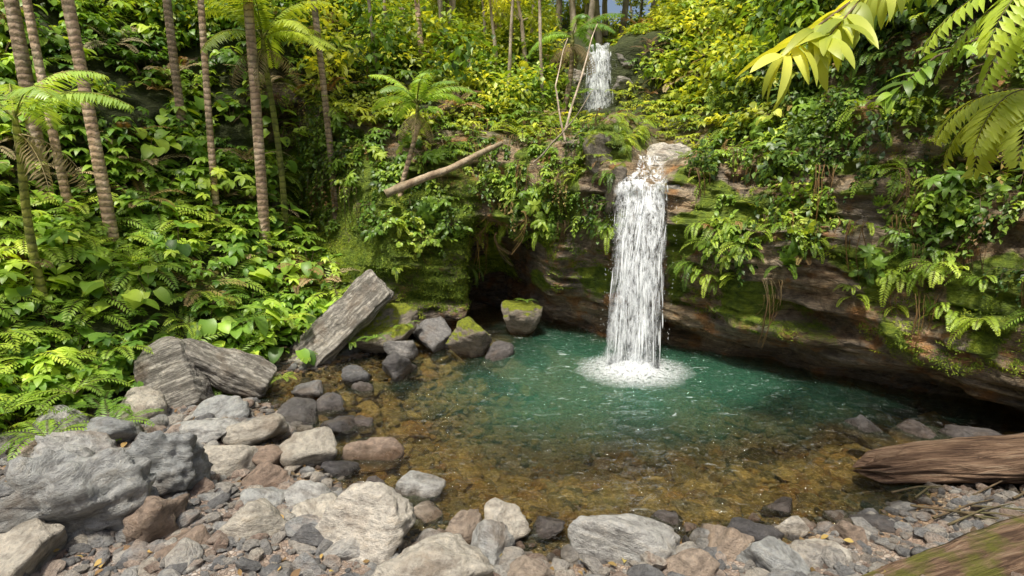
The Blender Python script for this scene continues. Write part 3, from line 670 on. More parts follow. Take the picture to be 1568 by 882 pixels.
# ------------------------------------------------------------ boulders
def boulder(name,x,y,z,dims,mat,seed,rot=None,sub=4,npl=12,p=12,amp=.08):
    V,F=rockgeo(seed,sub,npl,p,amp); V=V*np.array(dims)
    me=mesh_np(name,V,F,True,[mat]); random.seed(seed)
    return addobj(name,me,(x,y,z),rot if rot is not None else (U(-.3,.3),U(-.3,.3),U(0,6.28)))
B=[(-3.95,4.7,.40,(.78,.55,.64),M_grey,1,(.2,-.25,.3),'craggy_boulder'),
(-3.55,5.3,.55,(.45,.4,.5),M_grey,61,(.2,.3,.3),'craggy_boulder'),
(-4.35,5.3,.6,(.5,.45,.45),M_grey,62,(.2,.3,.9),'craggy_boulder'),
(-3.30,4.75,.32,(.34,.32,.36),M_brown,74,(.1,.1,.9),'craggy_boulder'),
(-4.1,4.05,.3,(.5,.4,.3),M_pale,3,None,'boulder'),
(-2.47,6.4,.15,(.29,.3,.30),M_pale,4,None,'boulder'),
(-1.50,4.75,.18,(.50,.38,.36),M_pale,5,(0,0,.2),'boulder'),
(.90,4.75,.06,(.56,.40,.36),M_grey,6,(.1,.12,.2),'boulder'),
(-.75,4.12,.12,(.50,.4,.30),M_pale,7,(0,0,.1),'boulder'),
(-2.35,4.75,.2,(.34,.32,.28),M_pale,8,None,'boulder'),
(-1.76,6.6,-.02,(.32,.23,.19),M_brown,9,(0,0,.2),'boulder'),
(-1.07,5.85,.0,(.27,.23,.19),M_grey,10,None,'boulder'),
(-.06,5.05,.04,(.30,.28,.22),M_pale,11,None,'boulder'),
(-.45,5.0,.04,(.22,.16,.15),M_brown,12,None,'boulder'),
(-.22,4.6,.10,(.26,.22,.18),M_grey,13,None,'boulder'),
(2.05,4.75,.05,(.30,.26,.22),M_brown,14,None,'boulder'),
(2.4,4.95,.03,(.26,.22,.18),M_wetr,15,None,'dark_boulder'),
(2.75,5.05,.0,(.16,.14,.14),M_pale,16,None,'boulder'),
(2.35,4.4,.1,(.3,.25,.18),M_grey,17,None,'boulder'),
(2.85,4.6,.08,(.22,.2,.16),M_pale,18,None,'boulder'),
(-3.35,6.8,.20,(.32,.3,.26),M_pale,19,None,'boulder'),
(-3.95,6.75,.2,(.5,.42,.2),M_grey,20,None,'boulder'),
(-3.25,6.05,.20,(.38,.32,.22),M_pale,21,None,'boulder'),
(-2.75,5.75,.14,(.26,.2,.18),M_brown,22,None,'boulder'),
(-2.9,4.4,.22,(.26,.24,.2),M_brown,23,None,'boulder'),
(-2.05,5.35,.12,(.30,.26,.18),M_grey,24,None,'boulder'),
(-1.95,5.0,.16,(.36,.22,.2),M_pale,25,None,'boulder'),
(-2.6,5.25,.14,(.30,.24,.14),M_grey,26,None,'boulder'),
(-1.35,5.25,.04,(.23,.18,.14),M_darkr,27,None,'dark_boulder'),
(-2.4,7.4,-.02,(.28,.22,.17),M_wetr,28,None,'dark_boulder'),
(-3.1,7.7,.02,(.32,.3,.20),M_wetr,29,None,'dark_boulder'),
(-3.2,8.5,.02,(.28,.24,.2),M_darkr,30,None,'dark_boulder'),
(-2.75,8.0,-.02,(.24,.2,.16),M_wetr,31,None,'dark_boulder'),
(-2.1,7.5,-.04,(.18,.15,.11),M_wetr,63,None,'dark_boulder'),
(-2.65,7.0,.02,(.24,.2,.16),M_brown,64,None,'boulder'),
(-2.1,6.25,.0,(.2,.17,.14),M_wetr,75,None,'dark_boulder'),
(-1.6,5.85,.0,(.18,.16,.13),M_wetr,76,None,'dark_boulder'),
(-2.45,8.7,-.04,(.18,.15,.12),M_wetr,77,None,'dark_boulder'),
(-2.75,9.3,.04,(.30,.24,.2),M_darkr,78,None,'dark_boulder'),
(-4.1,7.4,.15,(.36,.3,.2),M_grey,32,None,'boulder'),
(-5.2,7.3,.26,(.35,.3,.25),M_pale,33,None,'boulder'),
(-5.7,6.7,.33,(.35,.3,.25),M_grey,34,None,'boulder'),
(-1.98,9.35,.10,(.40,.30,.34),M_wetr,35,None,'dark_boulder'),
(-1.55,10.9,.15,(.45,.35,.36),M_darkr,36,None,'dark_boulder'),
(-2.2,10.3,.12,(.33,.3,.26),M_darkr,37,None,'dark_boulder'),
(-.76,10.45,.20,(.50,.44,.42),M_mossr,38,(.1,.35,.2),'mossy_boulder'),
(-.33,10.3,.02,(.38,.28,.18),M_wetr,39,None,'dark_boulder'),
(.22,11.9,.30,(.60,.42,.48),M_mossr,40,(0,-.2,.3),'mossy_boulder'),
(5.0,7.3,-.08,(.33,.3,.16),M_wetr,42,None,'dark_boulder'),
(5.6,7.2,-.06,(.36,.3,.17),M_wetr,43,None,'dark_boulder'),
(6.2,7.0,-.02,(.40,.3,.18),M_wetr,44,None,'dark_boulder'),
(3.2,12.0,3.62,(.60,.5,.30),M_pale,45,(.1,.1,.2),'ledge_rock'),
(3.7,11.2,3.15,(.9,.5,.22),M_slab,46,(.05,.1,.3),'ledge_rock'),
(4.3,11.3,3.55,(.9,.5,.26),M_slab,47,(.05,.15,-.1),'ledge_rock'),
(4.9,10.9,3.2,(.8,.4,.16),M_slab,65,(.05,.1,-.3),'ledge_rock'),
(3.1,11.0,3.05,(.45,.35,.2),M_slab,66,(.05,.1,.3),'ledge_rock'),
(1.78,11.3,3.65,(.36,.45,.50),M_mossr,48,(0,.15,0),'mossy_boulder'),
(1.92,10.85,3.15,(.22,.28,.42),M_mossr,49,(0,.1,0),'mossy_boulder'),
(3.3,17.6,5.7,(.6,.5,.3),M_slab,50,(0,.1,0),'ledge_rock'),
(3.5,18.0,6.4,(.7,.5,.35),M_slab,67,(0,.1,0),'ledge_rock'),
(1.75,17.9,5.9,(.5,.5,.35),M_slab,51,(0,.1,0),'ledge_rock'),
(.35,5.15,-.03,(.2,.16,.12),M_wetr,52,None,'dark_boulder'),
(1.5,4.4,.1,(.25,.2,.16),M_brown,53,None,'boulder'),
(.2,4.25,.12,(.28,.22,.18),M_brown,54,None,'boulder'),
(3.3,4.85,.05,(.2,.18,.14),M_brown,55,None,'boulder'),
(3.7,5.1,.02,(.22,.2,.14),M_wetr,56,None,'dark_boulder'),
(1.6,5.2,-.05,(.18,.15,.11),M_wetr,79,None,'dark_boulder'),
(-.9,5.35,-.03,(.18,.15,.12),M_brown,80,None,'boulder'),
(2.9,5.5,-.06,(.2,.16,.12),M_wetr,81,None,'dark_boulder'),
(-4.9,6.4,.3,(.35,.3,.25),M_grey,57,None,'boulder'),
(-2.9,6.2,.1,(.2,.2,.16),M_brown,58,None,'boulder')]
for (x,y,z,dm,mt,sd,rt,nm) in B:
    big=max(dm)>.45; cr=nm=='craggy_boulder'
    boulder(nm,x,y,z,dm,mt,sd,rt,5 if big else 4,20 if cr else (9 if sd%2 else 12),16 if cr else 22,.34 if cr else .14)
def slab(x,y,z,dims,rot,mat,seed):
    V,F=slabgeo(seed,dims); addobj('rock_slab',mesh_np('rock_slab',V,F,True,[mat]),(x,y,z),rot)
slab(-5.15,8.15,.42,(.40,.26,.62),(-.50,-.42,.15),M_slab,70)
slab(-4.55,8.55,.42,(.72,.32,.24),(.25,.50,.10),M_slab,73)
slab(-3.25,10.2,.62,(1.15,.38,.17),(.70,-.70,.45),M_slab,71)
boulder('mossy_boulder',-2.7,10.7,.42,(.85,.6,.52),M_mossr,72,(.0,-.4,.2),5,10,14,.14)
print('boulders',time.time()-T0)

# pebbles
pro=[]
for i in range(10):
    V,F=rockgeo(200+i,2 if i<5 else 3,8,14,.10); V*=np.array([1,random.uniform(.6,.95),random.uniform(.3,.75)])
    pro.append(mesh_np('stone',V,F,i>=5,[M_peb]))
n=26000
px=rng.uniform(-7,8,n); py=rng.uniform(3.2,11,n)
sd=pool_sd(px,py)
keep=np.where(sd<0, rng.uniform(0,1,n)<.95, rng.uniform(0,1,n)<np.clip(1.1-sd*.3,.15,1))
px,py,sd=px[keep],py[keep],sd[keep]; n=len(px)
s=.018+.027*rng.exponential(1,n); s=np.clip(s,.018,.19); s*=np.where((sd>.5),1.4,1)
s=np.where((sd>0)&(sd<.6)&(rng.uniform(0,1,n)<.85),np.minimum(s,.055),s)
pz=bedz(px,py)+np.array([gnoise(a,b) for a,b in zip(px,py)])+s*.22
instancer('river_stones',pro,np.stack([px,py,pz],1),np.stack([rng.uniform(-.35,.35,n),rng.uniform(-.35,.35,n),rng.uniform(0,6.28,n)],1),s,rng.integers(0,10,n))
n=420; lx=rng.uniform(-5.5,5.5,n); ly=rng.uniform(3.6,8,n); k_=pool_sd(lx,ly)<-.1; lx,ly=lx[k_],ly[k_]; n=len(lx)
def proto_litter(s):
    random.seed(s); mb=MB(); add_leaf(mb,(0,0,0),(1,0,0),1,.28,5,.25,-.7 if s%2 else .6,'ell',U(0,1),0); return mb.mesh('leaf',[M_brownleaf])
lz=np.array([float(bedz(a,b))+gnoise(a,b) for a,b in zip(lx,ly)])+.05
instancer('fallen_leaf_litter',[proto_litter(i) for i in range(3)],np.stack([lx,ly,lz],1),np.stack([rng.uniform(-.5,.5,n),rng.uniform(-.4,.4,n),rng.uniform(0,6.28,n)],1),rng.uniform(.05,.12,n),rng.integers(0,3,n))

# ------------------------------------------------------------ scatter on gorge
cen=(Vf[q[:,0]]+Vf[q[:,1]]+Vf[q[:,2]]+Vf[q[:,3]])/4
fth=np.degrees(np.arctan2(cen[:,0]-CX,cen[:,1]-CY)); fz=cen[:,2]; frr=np.hypot(cen[:,0]-CX,cen[:,1]-CY)
ft=tt[:-1,:-1].reshape(-1)
SP=np.array([(2.2,9.8),(2.45,11.2),(2.7,13),(2.5,18),(2.6,22)])
def sdist(x,y):
    d=np.full(x.shape,1e9)
    for a,b in zip(SP[:-1],SP[1:]):
        e=b-a; t=np.clip(((x-a[0])*e[0]+(y-a[1])*e[1])/(e@e),0,1); d=np.minimum(d,np.hypot(x-a[0]-t*e[0],y-a[1]-t*e[1]))
    return d
fs=sdist(cen[:,0],cen[:,1])
fn=np.array([nz(c[0]*.9,c[1]*.9,c[2]*.9) for c in cen])
vis=(cen[:,1]>1)&(np.abs(cen[:,0])<1.25*cen[:,1]+2.5)&(np.abs(cen[:,0])<26)
ccorr=np.where((cen[:,2]>2.9)&(cen[:,1]>10),sstep(.45,.9,fs),1.0)
def scat(dens):
    w=ar*dens*vis; tot=w.sum(); n=int(tot)
    i=rng.choice(len(w),n,p=w/tot); a=rng.uniform(0,1,(n,1)); b=rng.uniform(0,1,(n,1)); qq=q[i]
    P=(Vf[qq[:,0]]*(1-a)+Vf[qq[:,1]]*a)*(1-b)+(Vf[qq[:,3]]*(1-a)+Vf[qq[:,2]]*a)*b
    return P,nn[i],i
left=sstep(-36,-39,fth)*(fth>-125)
outc=(fth>-35)*(fth<-11)*1.0
cwall=(fth>=-11)*(fth<17)*1.0
right=sstep(29,33,fth)*(fth<130)
shade=sstep(48,58,fth)  # right wall mask, where the dark leaf copy paints shade
up=sstep(5.0,5.5,ft)
darkwall=sstep(-42,-39.5,fth)*sstep(-32.5,-35,fth)*(ft>3.5)*(ft<5.1)
fade=1/(1+np.clip(frr-13,0,30)*.25)
shelf=(fth>29)*(fth<47)*(ft>3.6)*(ft<4.7)
gap=sstep(-.35,.0,fn)
patch=.5+.8*sstep(-.3,.25,fn)
def corr_scale(P,base):
    d=sdist(P[:,0],P[:,1]); near=(P[:,1]>10)&(d<2.0)&(P[:,2]>3)
    return np.where(near,base*(.4+.6*np.clip((d-.5)/1.5,0,1)),base)
D=left*(ft>1.08)*7*fade*(ft<7.4)*(1-darkwall)*patch
P,Nn,_=scat(D*.8); n=len(P)
protos=[proto_shrub(i,.17,.05,7,7,.5,mat=M_bank) for i in range(3)]+[proto_whorl(10+i,M_bank) for i in range(3)]+[proto_shrub(500,.11,.035,9,9,.45,mat=M_shrub)]
instancer('bank_shrubs',protos,P,rot_up(Nn,.35),rng.uniform(.5,1.3,n)*(1+.04*np.clip(P[:,1]-12,0,20)),rng.integers(0,7,n)); print('bank',n)
P,Nn,_=scat(left*(ft>1.1)*1.6*fade*(ft<7)); n=len(P)
instancer('big_leaf_plants',[proto_big(20+i) for i in range(4)],P,rot_up(Nn,.3),rng.uniform(.6,1.3,n),rng.integers(0,4,n))
P,Nn,_=scat((left*(ft>1.1)*3.2*(ft<4.5)+up*.6*fade*ccorr)*(ft<7)); n=len(P)
instancer('ferns',[proto_fern(30+i) for i in range(4)],P,rot_up(Nn,.35),corr_scale(P,rng.uniform(.7,1.7,n)),rng.integers(0,4,n))
P,Nn,_=scat(left*(ft>2)*.35*(ft<6)*fade+up*(1-shade)*.25*fade*ccorr*(ft<7)); n=len(P)
instancer('withered_fronds',[proto_fern(600,M_brownleaf,6,.6),proto_fern(601,M_dry,5,.6)],P+np.array([0,0,.25]),rot_up(Nn,.35),corr_scale(P,rng.uniform(.8,1.7,n)),rng.integers(0,2,n))
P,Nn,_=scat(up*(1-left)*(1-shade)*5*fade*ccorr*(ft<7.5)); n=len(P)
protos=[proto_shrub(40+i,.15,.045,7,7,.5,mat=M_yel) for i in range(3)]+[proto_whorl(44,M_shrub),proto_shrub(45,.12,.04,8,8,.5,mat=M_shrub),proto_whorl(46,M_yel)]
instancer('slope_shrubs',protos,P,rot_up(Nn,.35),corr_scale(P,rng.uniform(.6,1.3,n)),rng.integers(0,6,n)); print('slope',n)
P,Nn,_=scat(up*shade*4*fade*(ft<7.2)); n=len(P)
instancer('painted_shade_shrubs',[proto_shrub(540+i,.15,.045,7,7,.5,mat=M_dark) for i in range(2)]+[proto_whorl(544,M_dark)],P,rot_up(Nn,.35),rng.uniform(.6,1.3,n),rng.integers(0,3,n))  # shrubs with shade painted in by the darker leaf colour
cs=np.where((cen[:,1]>9)&(fs<1.8),0,1)
P,Nn,_=scat(sstep(5.4,6.2,ft)*cs*(1-shade)*1.0*fade*(ft<7.6)); n=len(P); P=P+np.array([0,0,.3])
protos=[proto_crown(50+i,M_yel if i%2 else M_shrub) for i in range(4)]
instancer('understory_foliage',protos,P,rot_up(Nn,.1),rng.uniform(.7,1.5,n),rng.integers(0,4,n)); print('under',n)
wall=(outc*(fz>2.0)*.75+cwall*(fz>2.2)*.7+right*(fz>2.05+.5*fn)*(1-shelf*.9)*.85)*(ft<5.4)*(1-darkwall)*ccorr
P,Nn,_=scat(wall*9.5*gap*(1-shade*(fz>3.4))); n=len(P)
instancer('cliff_shrubs',[proto_shrub(60+i,.11,.036,6,7,.32,mat=M_shrub) for i in range(3)]+[proto_whorl(64+i,M_shrub,.16,.03,6,.3) for i in range(2)],P,rot_up(Nn,.6),corr_scale(P,rng.uniform(.5,1.3,n)),rng.integers(0,5,n)); print('wall',n)
edge=right*(fz>1.5)*(fz<2.7)*(ft<4.6)*.9+outc*(fz>1.2)*(fz<2.6)*.3+cwall*(fz>2.0)*(fz<3.6)*.7+(fth>11)*(fth<19)*(fz>2.4)*1.2*(ft<5.7)
P,Nn,_=scat((edge*9+right*(fz>2.1)*4.5)*(ft<5.8)*gap); n=len(P)
instancer('cliff_ferns',[proto_wallfern(70+i) for i in range(3)]+[proto_wallfern(75,M_shrub),proto_wallfern(76,M_brownleaf,4,.4)],P,rot_out(Nn),rng.uniform(.4,1.2,n),rng.choice(5,n,p=[.24,.24,.2,.22,.10]))
P,Nn,_=scat((right*(fz>2.2)*5*(1-.6*shelf)+cwall*(fz>2.5)*4+outc*(fz>2.4)*3.5)*(ft<6.3)*ccorr); n=len(P)
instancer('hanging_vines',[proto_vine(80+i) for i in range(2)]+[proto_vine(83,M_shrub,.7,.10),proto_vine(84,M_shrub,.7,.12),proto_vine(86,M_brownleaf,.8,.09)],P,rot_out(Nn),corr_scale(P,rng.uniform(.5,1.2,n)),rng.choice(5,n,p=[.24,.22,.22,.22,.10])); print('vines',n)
P,Nn,_=scat((right*(fz>1.6)*(fz<4)*.9+cwall*(fz>2.3)*2.0+outc*(fz>2)*.8)*(ft<5.6)*ccorr); n=len(P)
instancer('hanging_roots',[proto_roots(300+i) for i in range(3)],P+Nn*.25,rot_out(Nn,.9),rng.uniform(.5,1.2,n),rng.integers(0,3,n))
P,Nn,_=scat(right*(ft>4.6)*(ft<7.2)*2.4*(1-.35*shade)); n=len(P)
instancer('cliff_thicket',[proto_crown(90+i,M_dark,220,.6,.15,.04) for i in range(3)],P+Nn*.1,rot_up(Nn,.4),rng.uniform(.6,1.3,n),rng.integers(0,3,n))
P,Nn,_=scat((outc*(fz>.5)*(fz<3.2)*80+cwall*(fz>1.0)*25*(fn>-.05)+right*(fz>.7)*30*(fn>0)+shelf*6+sstep(-41,-38,fth)*(fth<-33)*(fn>.1)*30)*(ft<5.2)); n=len(P)
instancer('moss_patches',[proto_moss(95+i) for i in range(3)],P,rot_up(Nn,1.0),rng.uniform(.4,1.1,n),rng.integers(0,3,n)); print('moss',n)
ex=[(-5.0,6.55,.35,1.0),(-5.5,6.2,.4,1.1),(-5.4,7.0,.4,.9),(-3.75,8.75,.15,.5),(-2.95,10.0,.35,.5),(-2.5,9.95,.45,.6),(-2.1,10.6,.5,.6),(-3.7,9.7,.2,.5),(.3,11.9,.68,.45),(-5.9,7.2,.55,1.2),(-6.2,6.4,.6,1.1),(-6.6,7.6,.8,1.3),(-6.9,6.9,.9,1.2),(-7.2,7.9,1.1,1.4),(-6.0,8.2,.8,1.2),(1.75,11.2,4.1,.5),(1.5,11.0,4.1,.5),(1.85,10.75,3.6,.4),(1.6,10.95,3.7,.5),(-4.6,9.5,.9,1.0),(-4.1,9.9,.8,.9),(6.3,7.8,1.3,.6),(5.2,9.3,1.5,.5),(2.0,16.9,5.5,.8),(3.0,17.0,5.5,.8),(-6.4,9.0,1.2,1.4),(-5.2,9.6,1.2,1.3)]
P=np.array([e[:3] for e in ex]); 
instancer('bank_toe_ferns',[proto_fern(100,M_fern),proto_fern(101,M_bank)],P,rot_up(np.tile([0,0,1.],(len(P),1)),0),np.array([e[3] for e in ex]),rng.integers(0,2,len(P)))
n=130; tx=rng.uniform(-8.5,-3.4,n); ty=np.interp(tx,[-8.5,-6.5,-5.6,-4.6,-3.4],[5.9,7.1,8.9,9.5,10.7])+rng.uniform(-.05,.6,n)
P=np.stack([tx,ty,rng.uniform(.2,.6,n)],1)
instancer('toe_shrubs',[proto_shrub(400+i,.15,.05,7,7,.42,mat=M_bank) for i in range(3)]+[proto_whorl(404,M_bank)],P,rot_up(np.tile([0,0,1.],(n,1)),0),rng.uniform(.6,1.2,n),rng.integers(0,4,n))
tp=[];
while len(tp)<85:
    a=math.radians(U(-70,65)); r=U(10.5,30); x=CX+r*math.sin(a); y=CY+r*math.cos(a)
    if x/y>.09 and x/y<.22 and y<19.5: continue
    if a<math.radians(-40) and r<13: continue
    tp.append((x,y,gz(x,y)-.2,U(.65,1.25)))
for x in (1.2,2.2,3.2,4.2,2.7,1.7,0.2,-1,5.4): tp.append((x,U(21,25),gz(x,23)-.5,U(.9,1.4)))
tp=np.array(tp); n=len(tp)
instancer('forest_trees',[proto_tree(110,M_yel,5,1.6),proto_tree(111,M_shrub,6,1.8),proto_tree(112,M_yel,4,1.5),proto_tree(113,M_yel,7,1.9)],tp[:,:3],np.stack([np.zeros(n),np.zeros(n),rng.uniform(0,6.28,n)],1),tp[:,3],rng.integers(0,4,n))
print('scatter',time.time()-T0)

# ------------------------------------------------------------ palms
def palm(name,x,y,top,r,lean=(0,0),crown=True,nf=11,fl=2.2,mats=None,dead=0,seed=0,npair=34,pl=.42,z0=None,pw=.018):
    random.seed(seed); mb=MB(); z=(gz(x,y) if z0 is None else z0)-.3; H=top-z; pts=[];rad=[]
    n=int(H/.04)
    for i in range(n+1):
        s=i/n; cx=x+lean[0]*s+.14*math.sin(s*2.5+seed); cy=y+lean[1]*s
        ring=.03*math.sin(i*.04*56*1.0); pts.append((cx-.14*math.sin(seed),cy,z+H*s)); rad.append(r*(1.08-.25*s+.25*math.exp(-s*14))*(1+ring+.06*nz(s*9,seed,0)))
    add_tube(mb,pts,rad,12,1)
    tp_=np.array(pts[-1])
    if crown:
        add_tube(mb,[tp_,tp_+[0,0,.25],tp_+[0,0,.5]],[r*.9,r*.8,r*.35],8,2)
        for i in range(nf):
            a=i*2.4+U(-.2,.2); e=U(.15,1.2)
            add_frond(mb,tp_+np.array([0,0,.4]),rdir(a,e),fl*U(.85,1.1),npair,pl,pw,U(1.0,1.6),0,2,U(.2,.8),.7,.014,.5)
        for i in range(dead):
            a=U(0,6.28); add_frond(mb,tp_+np.array([0,0,.2]),rdir(a,-.2),fl*U(.6,.9),18,pl*.8,.012,1.35,3,3,U(.2,.8),1.2,.012,.5)
    mt=mats or [M_palm,M_palmbark,M_palmgreen,M_dry]
    return addobj(name,mb.mesh(name,mt))
palm('palm_tree',-8.0,9.85,10.5,.10,seed=1,dead=2,nf=8)
palm('palm_tree',-6.85,9.72,10.2,.090,seed=2,dead=2,nf=8)
palm('palm_tree',-7.45,9.67,9.3,.065,seed=3,nf=7)
palm('palm_tree',-6.88,12.36,11,.08,seed=4,dead=1,nf=8)
palm('palm_tree',-5.9,11.4,10.0,.062,seed=5,nf=7)
palm('palm_tree',-5.0,11.43,10.6,.096,(-.1,0),seed=6,dead=2,nf=8)
palm('palm_tree',-4.81,12.0,5.6,.062,seed=7,nf=16,fl=1.55,mats=[M_palmY,M_palmgreen,M_palmgreen,M_dry],dead=5,pl=.36,pw=.024)
palm('palm_tree',-3.96,12.9,10.8,.07,(-.1,0),seed=8,nf=8)
palm('palm_tree',-2.31,15.8,11,.07,seed=9,nf=8)
palm('palm_tree',-6.92,8.26,3.8,.060,(.0,-.1),seed=10,nf=9,fl=1.7,mats=[M_palm,M_palmgreen,M_palmgreen,M_dry],dead=3,pl=.38,pw=.020)
palm('palm_tree',-2.35,11.9,4.35,.055,(.2,0),seed=11,nf=11,fl=1.2,pl=.26,dead=3,pw=.018)
palm('palm_tree',1.2,15.2,6.3,.07,(.1,0),seed=12,nf=6,fl=1.4,dead=9,pl=.3)
palm('palm_tree',-3.2,17.5,12,.08,seed=13)
palm('palm_tree',-.6,18.5,12,.08,(.4,0),seed=14)
def slim(name,pts,r0,r1,mat=M_bark,k=8):
    mb=MB(); pts=np.array(pts,float); P=[]
    n=30
    for i in range(n+1):
        s=i/n*(len(pts)-1); k_=min(len(pts)-2,int(s)); p=pts[k_]+(pts[k_+1]-pts[k_])*(s-k_); P.append(p+.07*np.array([nz(s*1.5,1,pts[0][0]),nz(s*1.5,5,pts[0][0]),nz(s*1.5,8,pts[0][0])]))
    add_tube(mb,P,[(r0+(r1-r0)*i/n)*(1+.25*nz(i*.5,pts[0][0],0)) for i in range(n+1)],k,0)
    return addobj(name,mb.mesh(name,[mat]))
for i in range(20):
    x=U(-3.5,1.2); y=U(14,22); z=gz(x,y); l=U(-.8,.8)
    slim('slim_tree_trunk',[(x,y,z-.2),(x+l*.4,y,z+2.5),(x+l,y,z+6)],.05,.025)
M_log=bark_mat('log_bark',(.2,.15,.1),(.34,.27,.19),(.5,.43,.33))
slim('fallen_log',[(-2.4,10.75,3.0),(-1.3,11.1,3.45),(-.2,11.9,3.98)],.085,.05,M_log,14)
slim('dead_branch',[(1.0,11.0,4.2),(1.3,11.3,5.2),(1.7,12.2,6.3)],.026,.010)
slim('dead_branch',[(1.0,11.0,4.0),(.8,11.2,5.0),(1.1,12.0,6.0)],.022,.008)
slim('dead_branch',[(.4,11.2,3.6),(.9,10.9,4.1),(1.5,11.0,4.9)],.018,.008)

# driftwood
def wood_mat(name,moss):
    m,nt=newmat(name); N=NT(nt); tc=N.n('ShaderNodeTexCoord').outputs['Object']; pos=N.n('ShaderNodeNewGeometry').outputs['Position']
    g=N.noise(N.mapping(tc,(.6,9,9)),2.2,7,.7,.8); f=N.noise(N.mapping(tc,(1.5,30,30)),3,4,.7)
    c=N.ramp(g,[(.3,(.03,.016,.01)),(.42,(.14,.078,.045)),(.55,(.33,.21,.13)),(.72,(.5,.38,.27))])
    if moss: c=N.mix(N.mr(N.noise(pos,3,5),.45,.58,0,.85),c,(.16,.17,.014,1))
    h=N.math('ADD',g,N.math('MULTIPLY',f,.5)); bp=N.n('ShaderNodeBump',None,Strength=1,Distance=.11,Height=h)
    N.out(N.n('ShaderNodeBsdfPrincipled',None,Base_Color=c,Roughness=.75,Normal=bp.outputs[0]).outputs[0]); return m
def log(name,a,b,r0,r1,mat,seed,flat=.8):
    a=np.array(a);b=np.array(b);L=np.linalg.norm(b-a); n=170;k=84; V=[]
    for i in range(n+1):
        s=i/n; x=s*L
        rr=(r0+(r1-r0)*s)
        cap=min(1,(s*L/.18+.02))**.6 if s*L<.18 else 1
        for j in range(k):
            t=j/k*6.28318; cy,cz=math.cos(t),math.sin(t)
            g=1+.3*nz(x*.7+seed,cy*1.6,cz*1.6)+.18*nz(x*.8,cy*5+seed,cz*5)+.12*nz(x*1.2,cy*12,cz*12)+.08*nz(x*4,cy*3,cz*3)
            jag=.45*nz(cy*3,cz*3,seed)*math.exp(-s*L/.5)
            V.append((x+jag,cy*rr*g*cap,cz*rr*g*flat*cap+.08*nz(x*.8,seed,0)))
    Q=[(i*k+j,i*k+(j+1)%k,(i+1)*k+(j+1)%k,(i+1)*k+j) for i in range(n) for j in range(k)]
    o=addobj(name,mesh_np(name,V,Q,True,[mat])); o.location=a; Rr=frame(b-a)
    o.rotation_euler=Matrix(Rr.T.tolist()).to_euler(); return o
log('driftwood_log',(4.15,6.1,.08),(8.0,5.9,.46),.20,.46,wood_mat('driftwood',False),3,.75)
log('mossy_log',(2.85,4.0,.02),(6.0,4.6,.52),.22,.40,wood_mat('mossy_wood',True),8,.8)
mb=MB()
for i in range(14):
    a=np.array([U(4.0,5.6),U(4.9,5.5),.15]); d=rdir(U(-.5,.5),U(-.05,.15)); l=U(.4,1.2)
    add_tube(mb,[a,a+d*l*.5+np.array([0,0,U(0,.06)]),a+d*l],[.014,.01,.005],5)
addobj('driftwood_twigs',mb.mesh('twigs',[M_stem]))

# ------------------------------------------------------------ overhanging foliage at the right
def lance_branch(name,pts,nl,L,W,mat,seed,el=(-.9,.1)):
    random.seed(seed); mb=MB(); pts=np.array(pts,float); n=len(pts)-1
    add_tube(mb,pts,[.03*(1-.8*i/n) for i in range(n+1)],6,1)
    for i in range(nl):
        s=(.35+.65*i/nl)*n; k=min(n-1,int(s)); p=pts[k]+(pts[k+1]-pts[k])*(s-k)
        t=unit(pts[k+1]-pts[k]); a=math.atan2(t[1],t[0])+U(-1.4,1.4)
        add_leaf(mb,p,rdir(a,U(*el)),L*U(.6,1.15),W*U(.8,1.15),8,.18,U(.5,1.3),'lance',U(0,1),0,U(-.5,.5))
    return addobj(name,mb.mesh(name,[mat,M_stem]))
lance_branch('overhanging_branch',[(6.8,9.0,6.4),(5.4,8.0,6.1),(4.0,7.0,5.5),(3.2,6.4,5.0),(2.7,6.1,4.65)],50,.62,.06,M_yel,1,(-1.1,-.1))
lance_branch('overhanging_branch',[(6.8,9.0,6.7),(5.0,7.6,6.2),(3.8,6.6,5.4),(3.1,6.1,4.75)],46,.6,.06,M_yel,2,(-1.1,-.1))
lance_branch('overhanging_branch',[(7,8.6,5.8),(5.8,7.9,5.9),(4.6,7.6,5.5),(3.9,7.5,4.9)],34,.35,.055,M_shrub,3)
lance_branch('overhanging_branch',[(7,7.8,5.3),(5.9,7.2,5.2),(4.9,7.0,4.8),(4.3,6.9,4.3)],34,.32,.05,M_shrub,4)
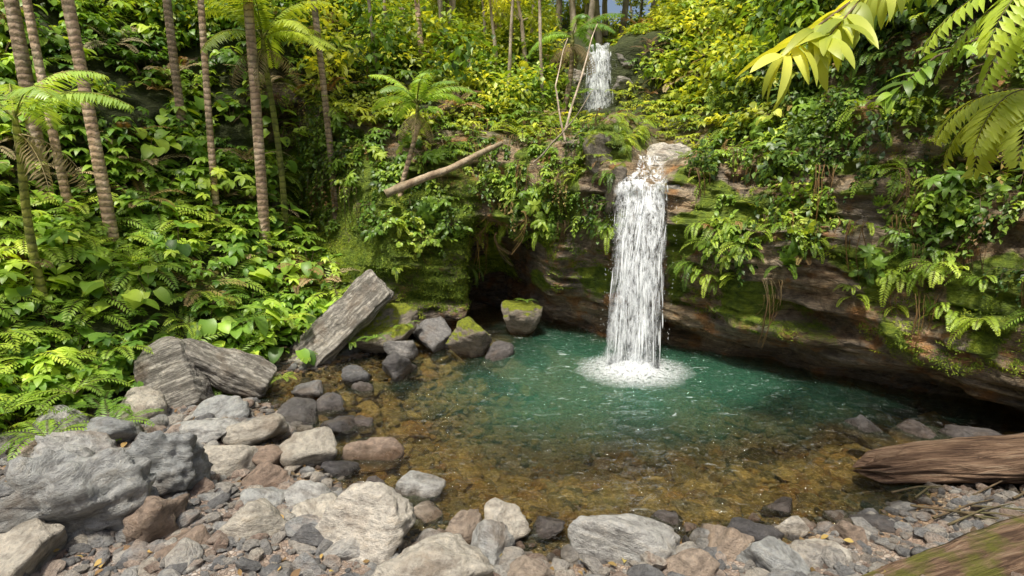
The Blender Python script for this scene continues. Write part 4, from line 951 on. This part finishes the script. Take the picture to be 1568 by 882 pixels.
def frond_branch(name,o0,specs,seed,mat):
    random.seed(seed); mb=MB(); o0=np.array(o0,float)
    add_tube(mb,[o0+np.array([3.6,1.2,.8]),o0+np.array([1.6,.5,.6]),o0],[.06,.04,.02],6,1)
    for (az,e,L,dr) in specs: add_frond(mb,o0,rdir(az,e),L,20,.24,.024,dr,0,1,U(.2,.8),.6,.008,.9)
    return addobj(name,mb.mesh(name,[mat,M_stem]))
frond_branch('overhanging_fronds',(3.85,4.3,4.9),[(3.0,.0,1.05,1.2),(3.5,-.1,1.0,1.3),(2.6,-.3,1.0,1.1),(3.9,-.4,.9,.9),(3.2,-.7,.95,.7),(4.3,-.3,.8,1.2)],5,M_fern)
frond_branch('overhanging_fronds',(4.0,4.6,4.15),[(3.0,.1,.8,1.5),(3.6,.0,.9,1.4),(4.0,-.2,.9,1.2),(2.7,-.3,.8,1.3),(3.3,-.5,.8,1.2)],6,M_yel)
print('plants',time.time()-T0)

# ------------------------------------------------------------ light, world, camera
sdir=Vector((-.16,-.34,1.0)).normalized()
sl=bpy.data.lights.new('sun','SUN'); sl.energy=5.0; sl.angle=math.radians(6); sl.color=(1,.95,.83)
so=bpy.data.objects.new('sun',sl); col0.objects.link(so); so.rotation_euler=sdir.to_track_quat('Z','Y').to_euler(); so.location=(5,-5,20)
w=bpy.data.worlds.new('World'); scene.world=w; w.use_nodes=True; nt=w.node_tree; nt.nodes.clear()
sk=nt.nodes.new('ShaderNodeTexSky'); sk.sky_type='NISHITA'; sk.sun_disc=False; sk.sun_elevation=math.asin(sdir.z); sk.sun_rotation=math.atan2(sdir.x,sdir.y); sk.air_density=1.0; sk.dust_density=6.0
bg=nt.nodes.new('ShaderNodeBackground'); bg.inputs[1].default_value=.15; wo=nt.nodes.new('ShaderNodeOutputWorld')
nt.links.new(sk.outputs[0],bg.inputs[0]); nt.links.new(bg.outputs[0],wo.inputs[0])
cam=bpy.data.cameras.new('camera'); cam.lens=20; cam.sensor_width=36; cam.clip_end=300; cam.clip_start=.05
co=bpy.data.objects.new('camera',cam); col0.objects.link(co); co.location=(0,0,3.6); co.rotation_euler=(math.radians(90-12.4),0,0)
scene.camera=co
scene.view_settings.view_transform='Standard'; scene.view_settings.look='None'; scene.view_settings.exposure=0
print('done',time.time()-T0)
